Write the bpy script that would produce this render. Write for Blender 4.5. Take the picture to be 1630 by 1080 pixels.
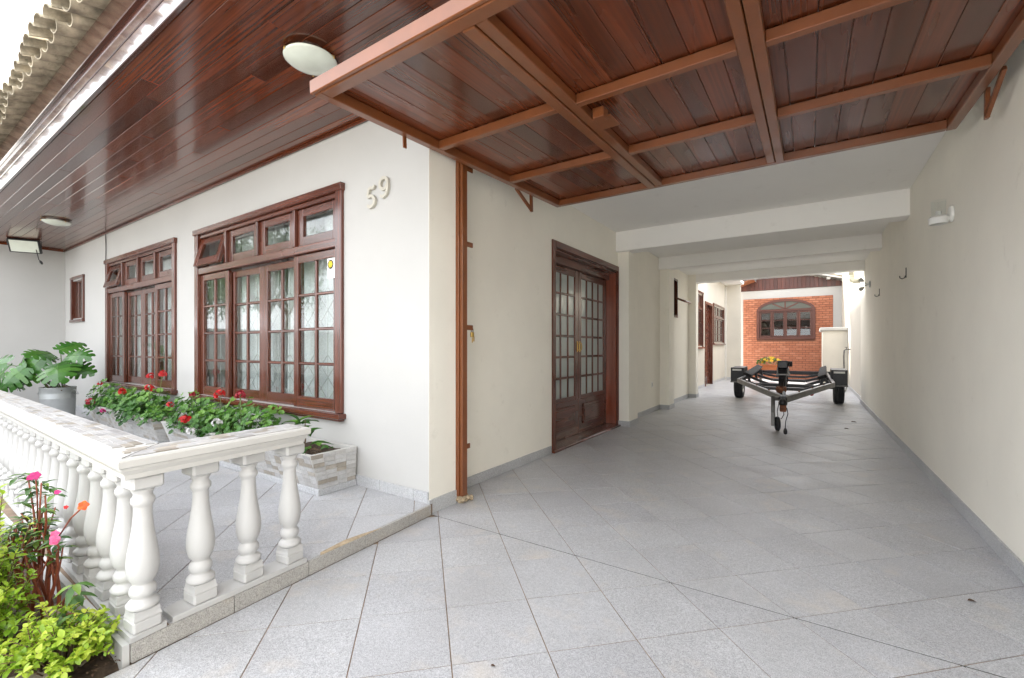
import bpy, bmesh, math, random
from mathutils import Matrix, Vector
random.seed(7)
R = math.radians
scene = bpy.context.scene
for o in list(bpy.data.objects): bpy.data.objects.remove(o)
col = scene.collection

# ------------------------------------------------------------------ camera
cam_d = bpy.data.cameras.new('camera'); cam = bpy.data.objects.new('camera', cam_d); col.objects.link(cam)
cam.location = (0, 0, 1.2); cam.rotation_euler = (R(90), 0, R(33.76))
cam_d.sensor_width = 36; cam_d.lens = 36 * 709.6 / 1630; cam_d.shift_y = 13.8 / 1630
cam_d.clip_start = .02; cam_d.clip_end = 3000
scene.camera = cam
# ------------------------------------------------------------------ sky, sun, exposure
SUN_EL = R(40); SUN_DIR = Vector((-.80, .60, 0)).normalized()      # towards the sun, over the house
w = bpy.data.worlds.new('World'); scene.world = w; w.use_nodes = True
nt = w.node_tree; bg = nt.nodes['Background']
sk = nt.nodes.new('ShaderNodeTexSky'); sk.sky_type = 'NISHITA'; sk.sun_disc = False
sk.sun_elevation = SUN_EL; sk.sun_rotation = math.atan2(SUN_DIR.x, SUN_DIR.y)
sk.air_density = 1.0; sk.dust_density = 4.0; sk.ozone_density = 1.0
hs = nt.nodes.new('ShaderNodeHueSaturation'); hs.inputs['Saturation'].default_value = .22
hs.inputs['Value'].default_value = 1.0
mxs = nt.nodes.new('ShaderNodeMix'); mxs.data_type = 'RGBA'; mxs.inputs[0].default_value = .55
mxs.inputs[7].default_value = (9.6, 9.8, 10.2, 1)                   # high thin cloud over the whole sky
nt.links.new(sk.outputs[0], hs.inputs['Color']); nt.links.new(hs.outputs[0], mxs.inputs[6])
nt.links.new(mxs.outputs[2], bg.inputs['Color']); bg.inputs['Strength'].default_value = .15
sd = bpy.data.lights.new('sun', 'SUN'); sun = bpy.data.objects.new('sun', sd); col.objects.link(sun)
sd.energy = 3.7; sd.angle = R(2.5); sd.color = (1, .95, .86)
sv = Vector((SUN_DIR.x * math.cos(SUN_EL), SUN_DIR.y * math.cos(SUN_EL), math.sin(SUN_EL)))
sun.rotation_euler = sv.to_track_quat('Z', 'Y').to_euler(); sun.location = sv * 40
scene.view_settings.view_transform = 'Standard'; scene.view_settings.look = 'None'
scene.view_settings.exposure = 2.05; scene.view_settings.gamma = 1
scene.render.engine = 'CYCLES'
scene.cycles.max_bounces = 18; scene.cycles.diffuse_bounces = 14; scene.cycles.transparent_max_bounces = 16

# ------------------------------------------------------------------ materials
def newmat(name):
    m = bpy.data.materials.new(name); m.use_nodes = True
    n = m.node_tree; return m, n, n.nodes['Principled BSDF']
def N(n, t, **k):
    x = n.nodes.new(t)
    for a, b in k.items():
        if a[0] == '_': x.inputs[a[1:].replace('_', ' ')].default_value = b
        else: setattr(x, a, b)
    return x
def coords(n, kind='Object', scale=(1, 1, 1)):
    tc = N(n, 'ShaderNodeTexCoord'); oi = N(n, 'ShaderNodeObjectInfo')
    mul = N(n, 'ShaderNodeMath', operation='MULTIPLY'); mul.inputs[1].default_value = 91.7
    n.links.new(oi.outputs['Random'], mul.inputs[0])
    ad = N(n, 'ShaderNodeVectorMath', operation='ADD')
    n.links.new(tc.outputs[kind], ad.inputs[0]); n.links.new(mul.outputs[0], ad.inputs[1])
    mp = N(n, 'ShaderNodeMapping'); mp.inputs['Scale'].default_value = scale
    n.links.new(ad.outputs[0], mp.inputs[0]); return mp.outputs[0], oi
def ramp(n, fac, stops):
    r = N(n, 'ShaderNodeValToRGB'); e = r.color_ramp.elements
    while len(e) < len(stops): e.new(.5)
    for i, (p, c) in enumerate(stops): e[i].position = p; e[i].color = (*c, 1)
    n.links.new(fac, r.inputs[0]); return r.outputs[0]
def mixc(n, a, b, fac, mode='MIX'):
    m = N(n, 'ShaderNodeMix', data_type='RGBA', blend_type=mode)
    for s, v in ((0, fac), (6, a), (7, b)):
        if isinstance(v, (int, float)): m.inputs[s].default_value = v
        elif isinstance(v, tuple): m.inputs[s].default_value = (*v, 1)
        else: n.links.new(v, m.inputs[s])
    return m.outputs[2]
def noise(n, vec, scale, detail=4, rough=.55):
    x = N(n, 'ShaderNodeTexNoise', _Scale=scale, _Detail=detail, _Roughness=rough); n.links.new(vec, x.inputs['Vector']); return x.outputs['Fac']
def bump(n, p, h, strength, dist=.01):
    b = N(n, 'ShaderNodeBump', _Strength=strength, _Distance=dist); n.links.new(h, b.inputs['Height']); n.links.new(b.outputs[0], p.inputs['Normal'])
def sc(c, k): return tuple(min(1, v * k) for v in c)

def plaster(name, c, stain=.06, rough=.75):
    m, n, p = newmat(name); v, oi = coords(n)
    a = noise(n, v, 1.1, 5, .6); b = noise(n, v, 90, 3)
    c1 = ramp(n, a, [(.3, sc(c, 1 - stain)), (.7, sc(c, 1 + stain * .35))])
    sct = noise(n, v, 5.5, 8, .72); scuff = ramp(n, sct, [(.60, (0, 0, 0)), (.74, (.22, .22, .22))])
    c1 = mixc(n, c1, (.42, .38, .32), scuff)
    n.links.new(c1, p.inputs['Base Color']); n.links.new(ramp(n, a, [(.3, (rough - .12,) * 3), (.7, (rough + .08,) * 3)]), p.inputs['Roughness'])
    bump(n, p, mixc(n, mixc(n, b, noise(n, v, 26, 3), .5), noise(n, v, 3.2, 3), .55), .32, .006); return m
def stone(name, c, speck=.45, rough=.42, scale=260, tint=.07, warm=None):
    m, n, p = newmat(name); v, oi = coords(n)
    s1 = noise(n, v, scale, 2, .7); s2 = noise(n, v, 2.2, 4); s3 = noise(n, v, scale * .28, 2, .6)
    k = ramp(n, s1, [(.33, sc(c, 1 - speck)), (.5, c), (.68, sc(c, 1 + speck * .75))])
    k = mixc(n, k, ramp(n, s3, [(.35, (.74, .74, .75)), (.65, (1, 1, 1))]), .65, 'MULTIPLY')
    k = mixc(n, k, ramp(n, s2, [(.3, (1 - tint * 1.6,) * 3), (.7, (1, 1, 1))]), 1., 'MULTIPLY')
    k = mixc(n, k, ramp(n, oi.outputs['Random'], [(0, (1 - tint, 1 - tint, 1 - tint * .8)), (1, (1, 1, 1))]), 1., 'MULTIPLY')
    ge = N(n, 'ShaderNodeNewGeometry'); wp = ge.outputs['Position']
    k = mixc(n, k, ramp(n, noise(n, wp, 1.3, 6, .65), [(.36, (.84, .83, .82)), (.6, (1, 1, 1))]), .7, 'MULTIPLY')
    if warm: k = mixc(n, k, warm, ramp(n, noise(n, v, 3.5, 5, .65), [(.56, (0, 0, 0)), (.75, (.5, .5, .5))]))
    n.links.new(k, p.inputs['Base Color'])
    n.links.new(ramp(n, s2, [(.3, (rough - .08,) * 3), (.7, (rough + .1,) * 3)]), p.inputs['Roughness'])
    bump(n, p, s1, .22, .003); return m
def wood(name, dark, light, rough=.24, coat=.5, gscale=1., wear=0., spec=.5, rvar=.5):
    m, n, p = newmat(name); v, oi = coords(n, 'UV', (.55 * gscale, 34 * gscale, 34 * gscale))
    g = noise(n, v, 2.2, 3, .5)
    v2, _ = coords(n, 'UV', (.5, 4.5, 1)); g2 = noise(n, v2, 1.4, 2, .5)
    c = ramp(n, g, [(.2, dark), (.55, tuple(a * .45 + b * .55 for a, b in zip(dark, light))), (.85, light)])
    c = mixc(n, c, ramp(n, g2, [(.3, (.5, .42, .40)), (.66, (1, 1, 1))]), .6, 'MULTIPLY')
    c = mixc(n, c, ramp(n, oi.outputs['Random'], [(0, (1 - rvar,) * 3), (.5, (1 - rvar * .4, 1 - rvar * .45, 1 - rvar * .45)), (1, (1, 1, 1))]), 1., 'MULTIPLY')
    if wear: c = mixc(n, c, (.34, .28, .24), ramp(n, noise(n, v2, 6, 4, .6), [(.55, (0, 0, 0)), (.8, (wear,) * 3)]))
    n.links.new(c, p.inputs['Base Color'])
    n.links.new(ramp(n, g2, [(.25, (rough * .75,) * 3), (.7, (rough * 1.35,) * 3)]), p.inputs['Roughness'])
    p.inputs['Specular IOR Level'].default_value = spec
    p.inputs['Coat Weight'].default_value = coat; p.inputs['Coat Roughness'].default_value = rough * .5
    bump(n, p, g, .035, .002); return m
def simple(name, c, rough=.5, metal=0., var=.12, scale=14, bumpk=.1, coat=0., wear=None):
    m, n, p = newmat(name); v, oi = coords(n); a = noise(n, v, scale, 5, .6)
    k = ramp(n, a, [(.3, sc(c, 1 - var)), (.7, sc(c, 1 + var * .5))])
    if wear: k = mixc(n, k, wear, ramp(n, noise(n, v, scale * 1.7, 6, .7), [(.58, (0, 0, 0)), (.72, (.8, .8, .8))]))
    n.links.new(k, p.inputs['Base Color'])
    p.inputs['Roughness'].default_value = rough; p.inputs['Metallic'].default_value = metal; p.inputs['Coat Weight'].default_value = coat
    if bumpk: bump(n, p, a, bumpk, .004)
    return m
def glass(name, tint=(1, 1, 1), rough=.0, haze=0., hazec=(.5, .55, .53), f0=.06, f1=.94):
    m, n, p = newmat(name); n.nodes.remove(p); out = n.nodes['Material Output']
    tr = N(n, 'ShaderNodeBsdfTransparent'); tr.inputs[0].default_value = (*tint, 1)
    gl = N(n, 'ShaderNodeBsdfGlossy', _Roughness=rough); lw_ = N(n, 'ShaderNodeLayerWeight', _Blend=.5)
    pw5 = N(n, 'ShaderNodeMath', operation='POWER'); pw5.inputs[1].default_value = 5; n.links.new(lw_.outputs['Facing'], pw5.inputs[0])
    fr = N(n, 'ShaderNodeMath', operation='MULTIPLY_ADD'); fr.inputs[1].default_value = f1; fr.inputs[2].default_value = f0; n.links.new(pw5.outputs[0], fr.inputs[0])
    mx = N(n, 'ShaderNodeMixShader'); n.links.new(fr.outputs[0], mx.inputs[0])
    base = tr.outputs[0]
    v, oi = coords(n)
    b = N(n, 'ShaderNodeBump', _Strength=.012 if not haze else .3, _Distance=.01); n.links.new(noise(n, v, 1.7 if not haze else 16, 1 if not haze else 2), b.inputs['Height'])
    n.links.new(b.outputs[0], gl.inputs['Normal'])
    if haze:
        df = N(n, 'ShaderNodeBsdfDiffuse'); df.inputs[0].default_value = (*hazec, 1)
        m2 = N(n, 'ShaderNodeMixShader'); m2.inputs[0].default_value = haze
        n.links.new(tr.outputs[0], m2.inputs[1]); n.links.new(df.outputs[0], m2.inputs[2]); base = m2.outputs[0]
    n.links.new(base, mx.inputs[1]); n.links.new(gl.outputs[0], mx.inputs[2]); n.links.new(mx.outputs[0], out.inputs['Surface']); return m
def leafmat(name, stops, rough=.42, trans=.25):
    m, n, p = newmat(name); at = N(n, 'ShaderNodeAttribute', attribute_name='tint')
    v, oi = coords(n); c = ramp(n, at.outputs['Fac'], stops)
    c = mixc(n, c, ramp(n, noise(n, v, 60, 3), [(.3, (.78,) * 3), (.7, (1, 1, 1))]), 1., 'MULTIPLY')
    n.links.new(c, p.inputs['Base Color']); p.inputs['Roughness'].default_value = rough
    out = n.nodes['Material Output']; tl = N(n, 'ShaderNodeBsdfTranslucent'); n.links.new(c, tl.inputs[0])
    mx = N(n, 'ShaderNodeMixShader'); mx.inputs[0].default_value = trans
    n.links.new(p.outputs[0], mx.inputs[1]); n.links.new(tl.outputs[0], mx.inputs[2]); n.links.new(mx.outputs[0], out.inputs['Surface']); return m

M = {}
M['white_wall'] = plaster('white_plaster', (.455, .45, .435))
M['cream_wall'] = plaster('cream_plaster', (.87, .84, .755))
M['ceil'] = plaster('ceiling_paint', (.88, .87, .845), .03)
M['rough_wall'] = plaster('courtyard_plaster', (.58, .545, .475), .1)
M['tile'] = stone('grey_granite_tile', (.53, .536, .552), speck=.42, warm=(.56, .50, .43))
M['kerb'] = stone('riser_tile', (.46, .445, .415), warm=(.40, .33, .25))
M['skirt'] = stone('skirting_tile', (.56, .57, .58))
M['grout'] = simple('grout', (.25, .18, .125), .9, var=.45, scale=9)
M['soffit'] = wood('varnished_soffit', (.072, .019, .008), (.31, .072, .022), .2, .5, wear=.04, rvar=.55)
M['fascia'] = wood('varnished_fascia', (.040, .013, .010), (.11, .034, .024), .14, 1., wear=.08, rvar=.1)
M['plank'] = wood('gate_planks', (.095, .023, .008), (.28, .066, .019), .25, .35, rvar=.5)
M['gate'] = simple('brown_enamel', (.19, .060, .019), .3, var=.14, scale=6, bumpk=.05, coat=.3)
M['win'] = wood('window_wood', (.045, .012, .006), (.185, .043, .018), .22, .5, wear=.08, rvar=.15)
M['door'] = wood('door_wood', (.055, .015, .007), (.19, .044, .017), .25, .3, rvar=.15)
M['lit_jamb'] = wood('lit_door_lining', (.15, .028, .010), (.32, .070, .024), .22, .6, rvar=.1)  # redder than the door wood: light on the jamb put into colour
M['farwood'] = wood('gable_boards', (.07, .022, .015), (.17, .055, .035), .45, .1, rvar=.4)
M['orange_lit'] = wood('orange_lit_wood', (.30, .085, .02), (.5, .17, .045), .35, .3, rvar=.2)  # orange light on the eave planks is put into the wood colour
M['white_paint'] = plaster('white_masonry_paint', (.50, .497, .49), .10, .5)
M['rail_paint'] = simple('chipped_white_paint', (.54, .53, .505), .55, var=.05, scale=5, bumpk=.25, wear=(.62, .57, .50))
M['digit'] = simple('cream_digit', (.47, .445, .38), .45, var=.05)
M['glass'] = glass('window_glass', (.93, .96, .95))
M['obscure'] = glass('obscure_glass', (.6, .66, .64), .08, .6, (.68, .74, .72))
M['greyglass'] = glass('grey_pane', (.5, .5, .5), .05, .85, (.13, .14, .125))
M['lampglass'] = simple('opal_glass', (.66, .70, .62), .25, var=.04, coat=.5, bumpk=0)
M['clear'] = glass('lamp_glass', (.96, .98, .98), f0=.02, f1=.25)
M['curtain'] = leafmat('sheer_curtain', [(0, (.84, .85, .87)), (1, (.90, .91, .92))], .9, .25)
M['grille'] = simple('grille_paint', (.55, .55, .54), .4, .2)
M['zinc'] = simple('zinc', (.52, .54, .55), .5, .25, var=.15, scale=4, bumpk=.08)
M['metal'] = simple('galvanised', (.55, .57, .58), .38, .85, var=.25, scale=5, bumpk=.05)
M['steel'] = simple('dull_steel', (.16, .155, .145), .42, .6, var=.35, scale=9, wear=(.16, .09, .05))
M['black'] = simple('black_paint', (.018, .018, .02), .4, var=.3, wear=(.05, .04, .035))
M['rubber'] = simple('rubber', (.022, .022, .024), .7, var=.3, scale=30, bumpk=.3)
M['carpet'] = simple('black_carpet', (.02, .02, .022), .95, var=.4, scale=200, bumpk=.5)
M['brass'] = simple('brass', (.62, .42, .13), .28, .9)
M['rust'] = simple('rust', (.20, .075, .035), .8, var=.5, scale=20, bumpk=.4)
M['red'] = simple('red_plastic', (.5, .02, .02), .3)
M['whiteplastic'] = simple('white_plastic', (.78, .78, .75), .35, var=.04, bumpk=0)
M['pipe'] = simple('painted_pipe', (.55, .53, .42), .5)
M['roof'] = simple('weathered_roof_tile', (.46, .40, .30), .9, var=.6, scale=9, bumpk=.7, wear=(.12, .115, .08))
M['roofplain'] = simple('roof_underlay', (.14, .09, .06), .9)
M['mortar'] = simple('mortar', (.20, .095, .065), .95, var=.3, scale=60, bumpk=.4)
M['chip'] = simple('broken_mortar', (.42, .33, .22), .95, var=.45, scale=25, bumpk=.7)
M['soil'] = simple('dark_soil', (.075, .05, .034), .95, var=.6, scale=35, bumpk=.9)
M['rock'] = simple('garden_stone', (.38, .32, .25), .85, var=.4, scale=8, bumpk=.6, wear=(.2, .15, .1))
M['ground'] = simple('street_ground', (.55, .54, .51), .9, var=.15, scale=.6)
M['dark'] = plaster('room_paint', (.62, .60, .56))
M['terracotta'] = simple('terracotta', (.55, .17, .06), .7)
def brickmat():
    m, n, p = newmat('brick'); v, oi = coords(n)
    c = ramp(n, oi.outputs['Random'], [(0, (.36, .13, .07)), (.5, (.44, .165, .09)), (1, (.50, .205, .12))])
    c = mixc(n, c, ramp(n, noise(n, v, 30, 4), [(.3, (.8,) * 3), (.7, (1, 1, 1))]), 1., 'MULTIPLY')
    n.links.new(c, p.inputs['Base Color']); p.inputs['Roughness'].default_value = .8; return m
M['brick'] = brickmat()
def mosaic(name, c):
    return stone(name, c, .08, .4, 60, .1)
MOS = [mosaic('mosaic_white', (.60, .595, .58)), mosaic('mosaic_pale', (.56, .545, .52)), mosaic('mosaic_taupe', (.40, .36, .30)), mosaic('mosaic_beige', (.50, .455, .39)), mosaic('mosaic_grey', (.44, .43, .42))]
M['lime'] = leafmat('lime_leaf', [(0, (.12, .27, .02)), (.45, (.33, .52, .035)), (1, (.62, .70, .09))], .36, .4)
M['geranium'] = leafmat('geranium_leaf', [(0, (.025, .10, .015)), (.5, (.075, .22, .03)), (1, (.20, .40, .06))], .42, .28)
M['monstera'] = leafmat('monstera_leaf', [(0, (.018, .07, .014)), (.5, (.045, .15, .024)), (1, (.12, .27, .04))], .26, .15)
M['impleaf'] = leafmat('impatiens_leaf', [(0, (.03, .09, .02)), (.6, (.08, .19, .03)), (1, (.22, .34, .05))], .4, .25)
M['yellowflower'] = leafmat('yellow_petal', [(0, (.8, .45, .02)), (1, (.95, .65, .05))], .6, .2)
M['petal_red'] = leafmat('red_petal', [(0, (.45, .008, .012)), (1, (.75, .02, .02))], .5, .2)
M['petal_deep'] = leafmat('crimson_petal', [(0, (.25, .005, .015)), (1, (.42, .01, .03))], .5, .2)
M['petal_pink'] = leafmat('pink_petal', [(0, (.75, .08, .25)), (1, (.9, .2, .42))], .5, .25)
M['petal_magenta'] = leafmat('magenta_petal', [(0, (.5, .01, .16)), (1, (.65, .03, .25))], .5, .2)
M['petal_orange'] = leafmat('orange_petal', [(0, (.85, .09, .01)), (1, (.95, .16, .02))], .5, .2)
M['petal_white'] = leafmat('white_petal', [(0, (.8, .78, .78)), (1, (.86, .85, .85))], .5, .2)
M['stem'] = simple('green_stem', (.10, .16, .04), .6)
M['redstem'] = simple('red_stem', (.30, .075, .035), .5, var=.35, scale=20)
M['bark'] = simple('brown_stem', (.14, .09, .05), .85, var=.4, scale=30, bumpk=.6)
M['treeleaf'] = leafmat('tree_leaf', [(0, (.02, .06, .015)), (1, (.09, .16, .03))], .5, .25)
M['yellow'] = simple('yellow_print', (.75, .6, .05), .5)
M['inkdark'] = simple('dark_print', (.05, .05, .04), .5)
M['dryleaf'] = simple('dry_leaf', (.09, .05, .03), .8)

# ------------------------------------------------------------------ mesh builder
class MB:
    def __init__(s): s.v = []; s.f = []; s.uv = []; s.t = []; s.sm = []; s.T = None; s.fix = True
    def add(s, vs, fs, uvs=None, tint=.5, smooth=False):
        o = len(s.v)
        for p in vs:
            p = Vector(p); s.v.append(tuple(s.T @ p) if s.T is not None else tuple(p))
        for i, f in enumerate(fs):
            s.f.append([o + k for k in f]); s.uv.append(uvs[i] if uvs else [(vs[k][0] + vs[k][2] * .37, vs[k][1] + vs[k][2]) for k in f]); s.t.append(tint); s.sm.append(smooth)
        return s
    def box(s, x0, x1, y0, y1, z0, z1, c=0.):
        lo = (min(x0, x1), min(y0, y1), min(z0, z1)); hi = (max(x0, x1), max(y0, y1), max(z0, z1))
        d = [hi[i] - lo[i] for i in range(3)]; c = min(c, .45 * min(d)); L = d.index(max(d)); r0 = random.random() * 9
        vs = []; idx = {}
        for sx in (0, 1):
            for sy in (0, 1):
                for sz in (0, 1):
                    b = (sx, sy, sz)
                    for a in range(3):
                        p = [hi[i] if b[i] else lo[i] for i in range(3)]
                        if c > 0:
                            for i in range(3):
                                if i != a: p[i] += -c if b[i] else c
                        idx[b + (a,)] = len(vs); vs.append(p)
                        if c <= 0:
                            idx[b + (1,)] = idx[b + (2,)] = idx[b + (0,)]; break
        fs = []; uvs = []
        def uvf(face, ax):
            pl = [i for i in range(3) if i != ax]
            u = L if L in pl else pl[0]; v = [i for i in pl if i != u][0]
            return [(vs[k][u] + r0, vs[k][v] + r0 * 1.3 + vs[k][ax] * .7) for k in face]
        for a in range(3):
            b1, b2 = [i for i in range(3) if i != a]
            for sgn in (0, 1):
                q = []
                for (p, r) in ((0, 0), (1, 0), (1, 1), (0, 1)):
                    b = [0, 0, 0]; b[a] = sgn; b[b1] = p; b[b2] = r; q.append(idx[tuple(b) + (a,)])
                if (sgn == 0) == (a != 1): q.reverse()
                fs.append(q); uvs.append(uvf(q, a))
        if c > 0:
            for a in range(3):
                b1, b2 = [i for i in range(3) if i != a]
                for p in (0, 1):
                    for r in (0, 1):
                        A = [0, 0, 0]; A[b1] = p; A[b2] = r; B = A[:]; B[a] = 1
                        q = [idx[tuple(A) + (b1,)], idx[tuple(B) + (b1,)], idx[tuple(B) + (b2,)], idx[tuple(A) + (b2,)]]
                        fl = ((p + r) % 2 == 0) != (a == 1)
                        if fl: q.reverse()
                        fs.append(q); uvs.append(uvf(q, b1))
            for sx in (0, 1):
                for sy in (0, 1):
                    for sz in (0, 1):
                        q = [idx[(sx, sy, sz, k)] for k in range(3)]
                        if (sx + sy + sz) % 2 == 0: q.reverse()
                        fs.append(q); uvs.append(uvf(q, 0))
        return s.add(vs, fs, uvs)
    def bar(s, p0, p1, wd, ht, c=.002, up=(0, 0, 1)):
        p0 = Vector(p0); p1 = Vector(p1); d = p1 - p0; L = d.length; x = d.normalized(); u = Vector(up)
        if abs(x.dot(u)) > .98: u = Vector((0, 1, 0))
        y = u.cross(x).normalized(); z = x.cross(y)
        m = Matrix((x, y, z)).transposed().to_4x4(); m.translation = p0
        old = s.T; s.T = (old @ m) if old is not None else m
        s.box(0, L, -wd / 2, wd / 2, -ht / 2, ht / 2, c); s.T = old; return s
    def prism(s, poly, z0, z1, c=0., smooth=False):           # poly CCW seen from +z
        n = len(poly); vs = [(x, y, z0) for x, y in poly]; fs = []
        if c > 0:
            cx = sum(p[0] for p in poly) / n; cy = sum(p[1] for p in poly) / n
            vs += [(x, y, z1 - c) for x, y in poly]
            for x, y in poly:
                d = math.hypot(x - cx, y - cy) or 1; k = max(0, 1 - 1.4 * c / d); vs.append((cx + (x - cx) * k, cy + (y - cy) * k, z1))
            for r in (0, n): fs += [[r + i, r + (i + 1) % n, r + n + (i + 1) % n, r + n + i] for i in range(n)]
            fs.append([2 * n + i for i in range(n)])
        else:
            vs += [(x, y, z1) for x, y in poly]
            fs += [[i, (i + 1) % n, n + (i + 1) % n, n + i] for i in range(n)]; fs.append([n + i for i in range(n)])
        fs.append(list(range(n - 1, -1, -1)))
        return s.add(vs, fs, smooth=smooth)
    def lathe(s, prof, n=20, center=(0, 0, 0), axis=None, smooth=True, cap=True):
        vs = []; fs = []
        for r, z in prof:
            for k in range(n):
                a = 2 * math.pi * k / n; vs.append((r * math.cos(a), r * math.sin(a), z))
        m = len(prof)
        for j in range(m - 1):
            for k in range(n): fs.append([j * n + k, j * n + (k + 1) % n, (j + 1) * n + (k + 1) % n, (j + 1) * n + k])
        if cap: fs.append(list(range(n - 1, -1, -1))); fs.append([(m - 1) * n + k for k in range(n)])
        mt = Matrix.Translation(center)
        if axis is not None: mt = mt @ Vector(axis).to_track_quat('Z', 'Y').to_matrix().to_4x4()
        old = s.T; s.T = (old @ mt) if old is not None else mt
        s.add(vs, fs, smooth=smooth); s.T = old; return s
    def tube(s, pts, r, n=8, r1=None, smooth=True, tint=.5):
        pts = [Vector(p) for p in pts]; m = len(pts); vs = []; fs = []; ref = None
        for i, p in enumerate(pts):
            d = (pts[min(i + 1, m - 1)] - pts[max(i - 1, 0)]).normalized()
            if ref is None: ref = Vector((0, 0, 1)) if abs(d.z) < .9 else Vector((1, 0, 0))
            a = d.cross(ref).normalized(); b = d.cross(a).normalized(); ref = -b if False else a.cross(d)
            rr = r if r1 is None else r + (r1 - r) * i / (m - 1)
            for k in range(n):
                t = 2 * math.pi * k / n; vs.append(tuple(p + a * rr * math.cos(t) + b * rr * math.sin(t)))
        for i in range(m - 1):
            for k in range(n): fs.append([i * n + k, (i + 1) * n + k, (i + 1) * n + (k + 1) % n, i * n + (k + 1) % n])
        fs.append(list(range(n))); fs.append([(m - 1) * n + k for k in range(n - 1, -1, -1)])
        return s.add(vs, fs, smooth=smooth, tint=tint)
    def mesh(s, name):
        me = bpy.data.meshes.new(name); me.from_pydata(s.v, [], s.f)
        uv = me.uv_layers.new(name='UVMap'); flat = [c for f in s.uv for p in f for c in p]; uv.data.foreach_set('uv', flat)
        at = me.attributes.new('tint', 'FLOAT', 'FACE'); at.data.foreach_set('value', s.t)
        me.polygons.foreach_set('use_smooth', s.sm)
        if s.fix:
            bm = bmesh.new(); bm.from_mesh(me); bmesh.ops.recalc_face_normals(bm, faces=bm.faces); bm.to_mesh(me); bm.free()
        me.update(); return me
    def build(s, name, mat, parent=None, mtx=None, kind=None):
        return put(name, s.mesh(name), mat, parent, mtx, kind)
WM = {}
def put(name, me, mat, parent=None, mtx=None, kind=None):
    if mat is not None and not me.materials: me.materials.append(mat)
    o = bpy.data.objects.new(name, me); col.objects.link(o)
    mtx = mtx or Matrix.Identity(4); o.matrix_basis = mtx; WM[o.name] = mtx
    if parent is not None:
        o.parent = parent; o.matrix_parent_inverse = WM[parent.name].inverted()
    if kind: o['kind'] = kind
    return o
def root(name, loc, label, cat, group=None, rz=0.):
    o = bpy.data.objects.new(name, None); col.objects.link(o); o.empty_display_size = .1
    m = Matrix.Translation(loc) @ Matrix.Rotation(rz, 4, 'Z'); o.matrix_basis = m; WM[o.name] = m
    return tag(o, label, cat, group)
def part(name, parent):                                         # an empty that holds sub-parts of one part
    o = bpy.data.objects.new(name, None); col.objects.link(o); o.empty_display_size = .05; WM[o.name] = Matrix.Identity(4)
    o.parent = parent; o.matrix_parent_inverse = WM[parent.name].inverted(); return o
def tag(o, label, cat, group=None):
    o['label'] = label; o['category'] = cat
    if group: o['group'] = group
    return o
def struct(o): o['kind'] = 'structure'; return o
def T(x, y, z): return Matrix.Translation((x, y, z))
def RZ(a): return Matrix.Rotation(a, 4, 'Z')

# ================================================================== ground and floors
def clip(poly, a, b, c):                                        # keep a*x+b*y<=c
    out = []
    for i in range(len(poly)):
        p, q = poly[i], poly[(i + 1) % len(poly)]; dp = a * p[0] + b * p[1] - c; dq = a * q[0] + b * q[1] - c
        if dp <= 0: out.append(p)
        if (dp < 0 < dq) or (dq < 0 < dp):
            t = dp / (dp - dq); out.append((p[0] + t * (q[0] - p[0]), p[1] + t * (q[1] - p[1])))
    return out
def area(p): return .5 * sum(p[i][0] * p[(i + 1) % len(p)][1] - p[(i + 1) % len(p)][0] * p[i][1] for i in range(len(p)))
D = .5354; S = D / math.sqrt(2)                                 # tile diagonal and side
EDGE = lambda y: -2.14 if y < .62 else -2.14 - (y - .62) * .066   # the step line beside the driveway
g = MB(); g.box(-400, 400, -400, 400, -.3, -.2); struct(g.build('ground', M['ground']))
drv = MB(); drv.prism([(-2.13, -4), (.93, -4), (.985, 20.2), (-2.72, 20.2), (-2.72, 2.2), (-2.25, 2.2), (-2.14, .62)], -.15, -.003)
drive = struct(drv.build('driveway', M['grout']))
por = MB(); por.prism([(-2.165, .60), (-2.27, 2.36), (-11.9, 2.36), (-11.9, .60)], -.1, .0715)
porch = struct(por.build('porch_floor', M['grout']))
gr_half = .0025
FULL = {}
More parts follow.
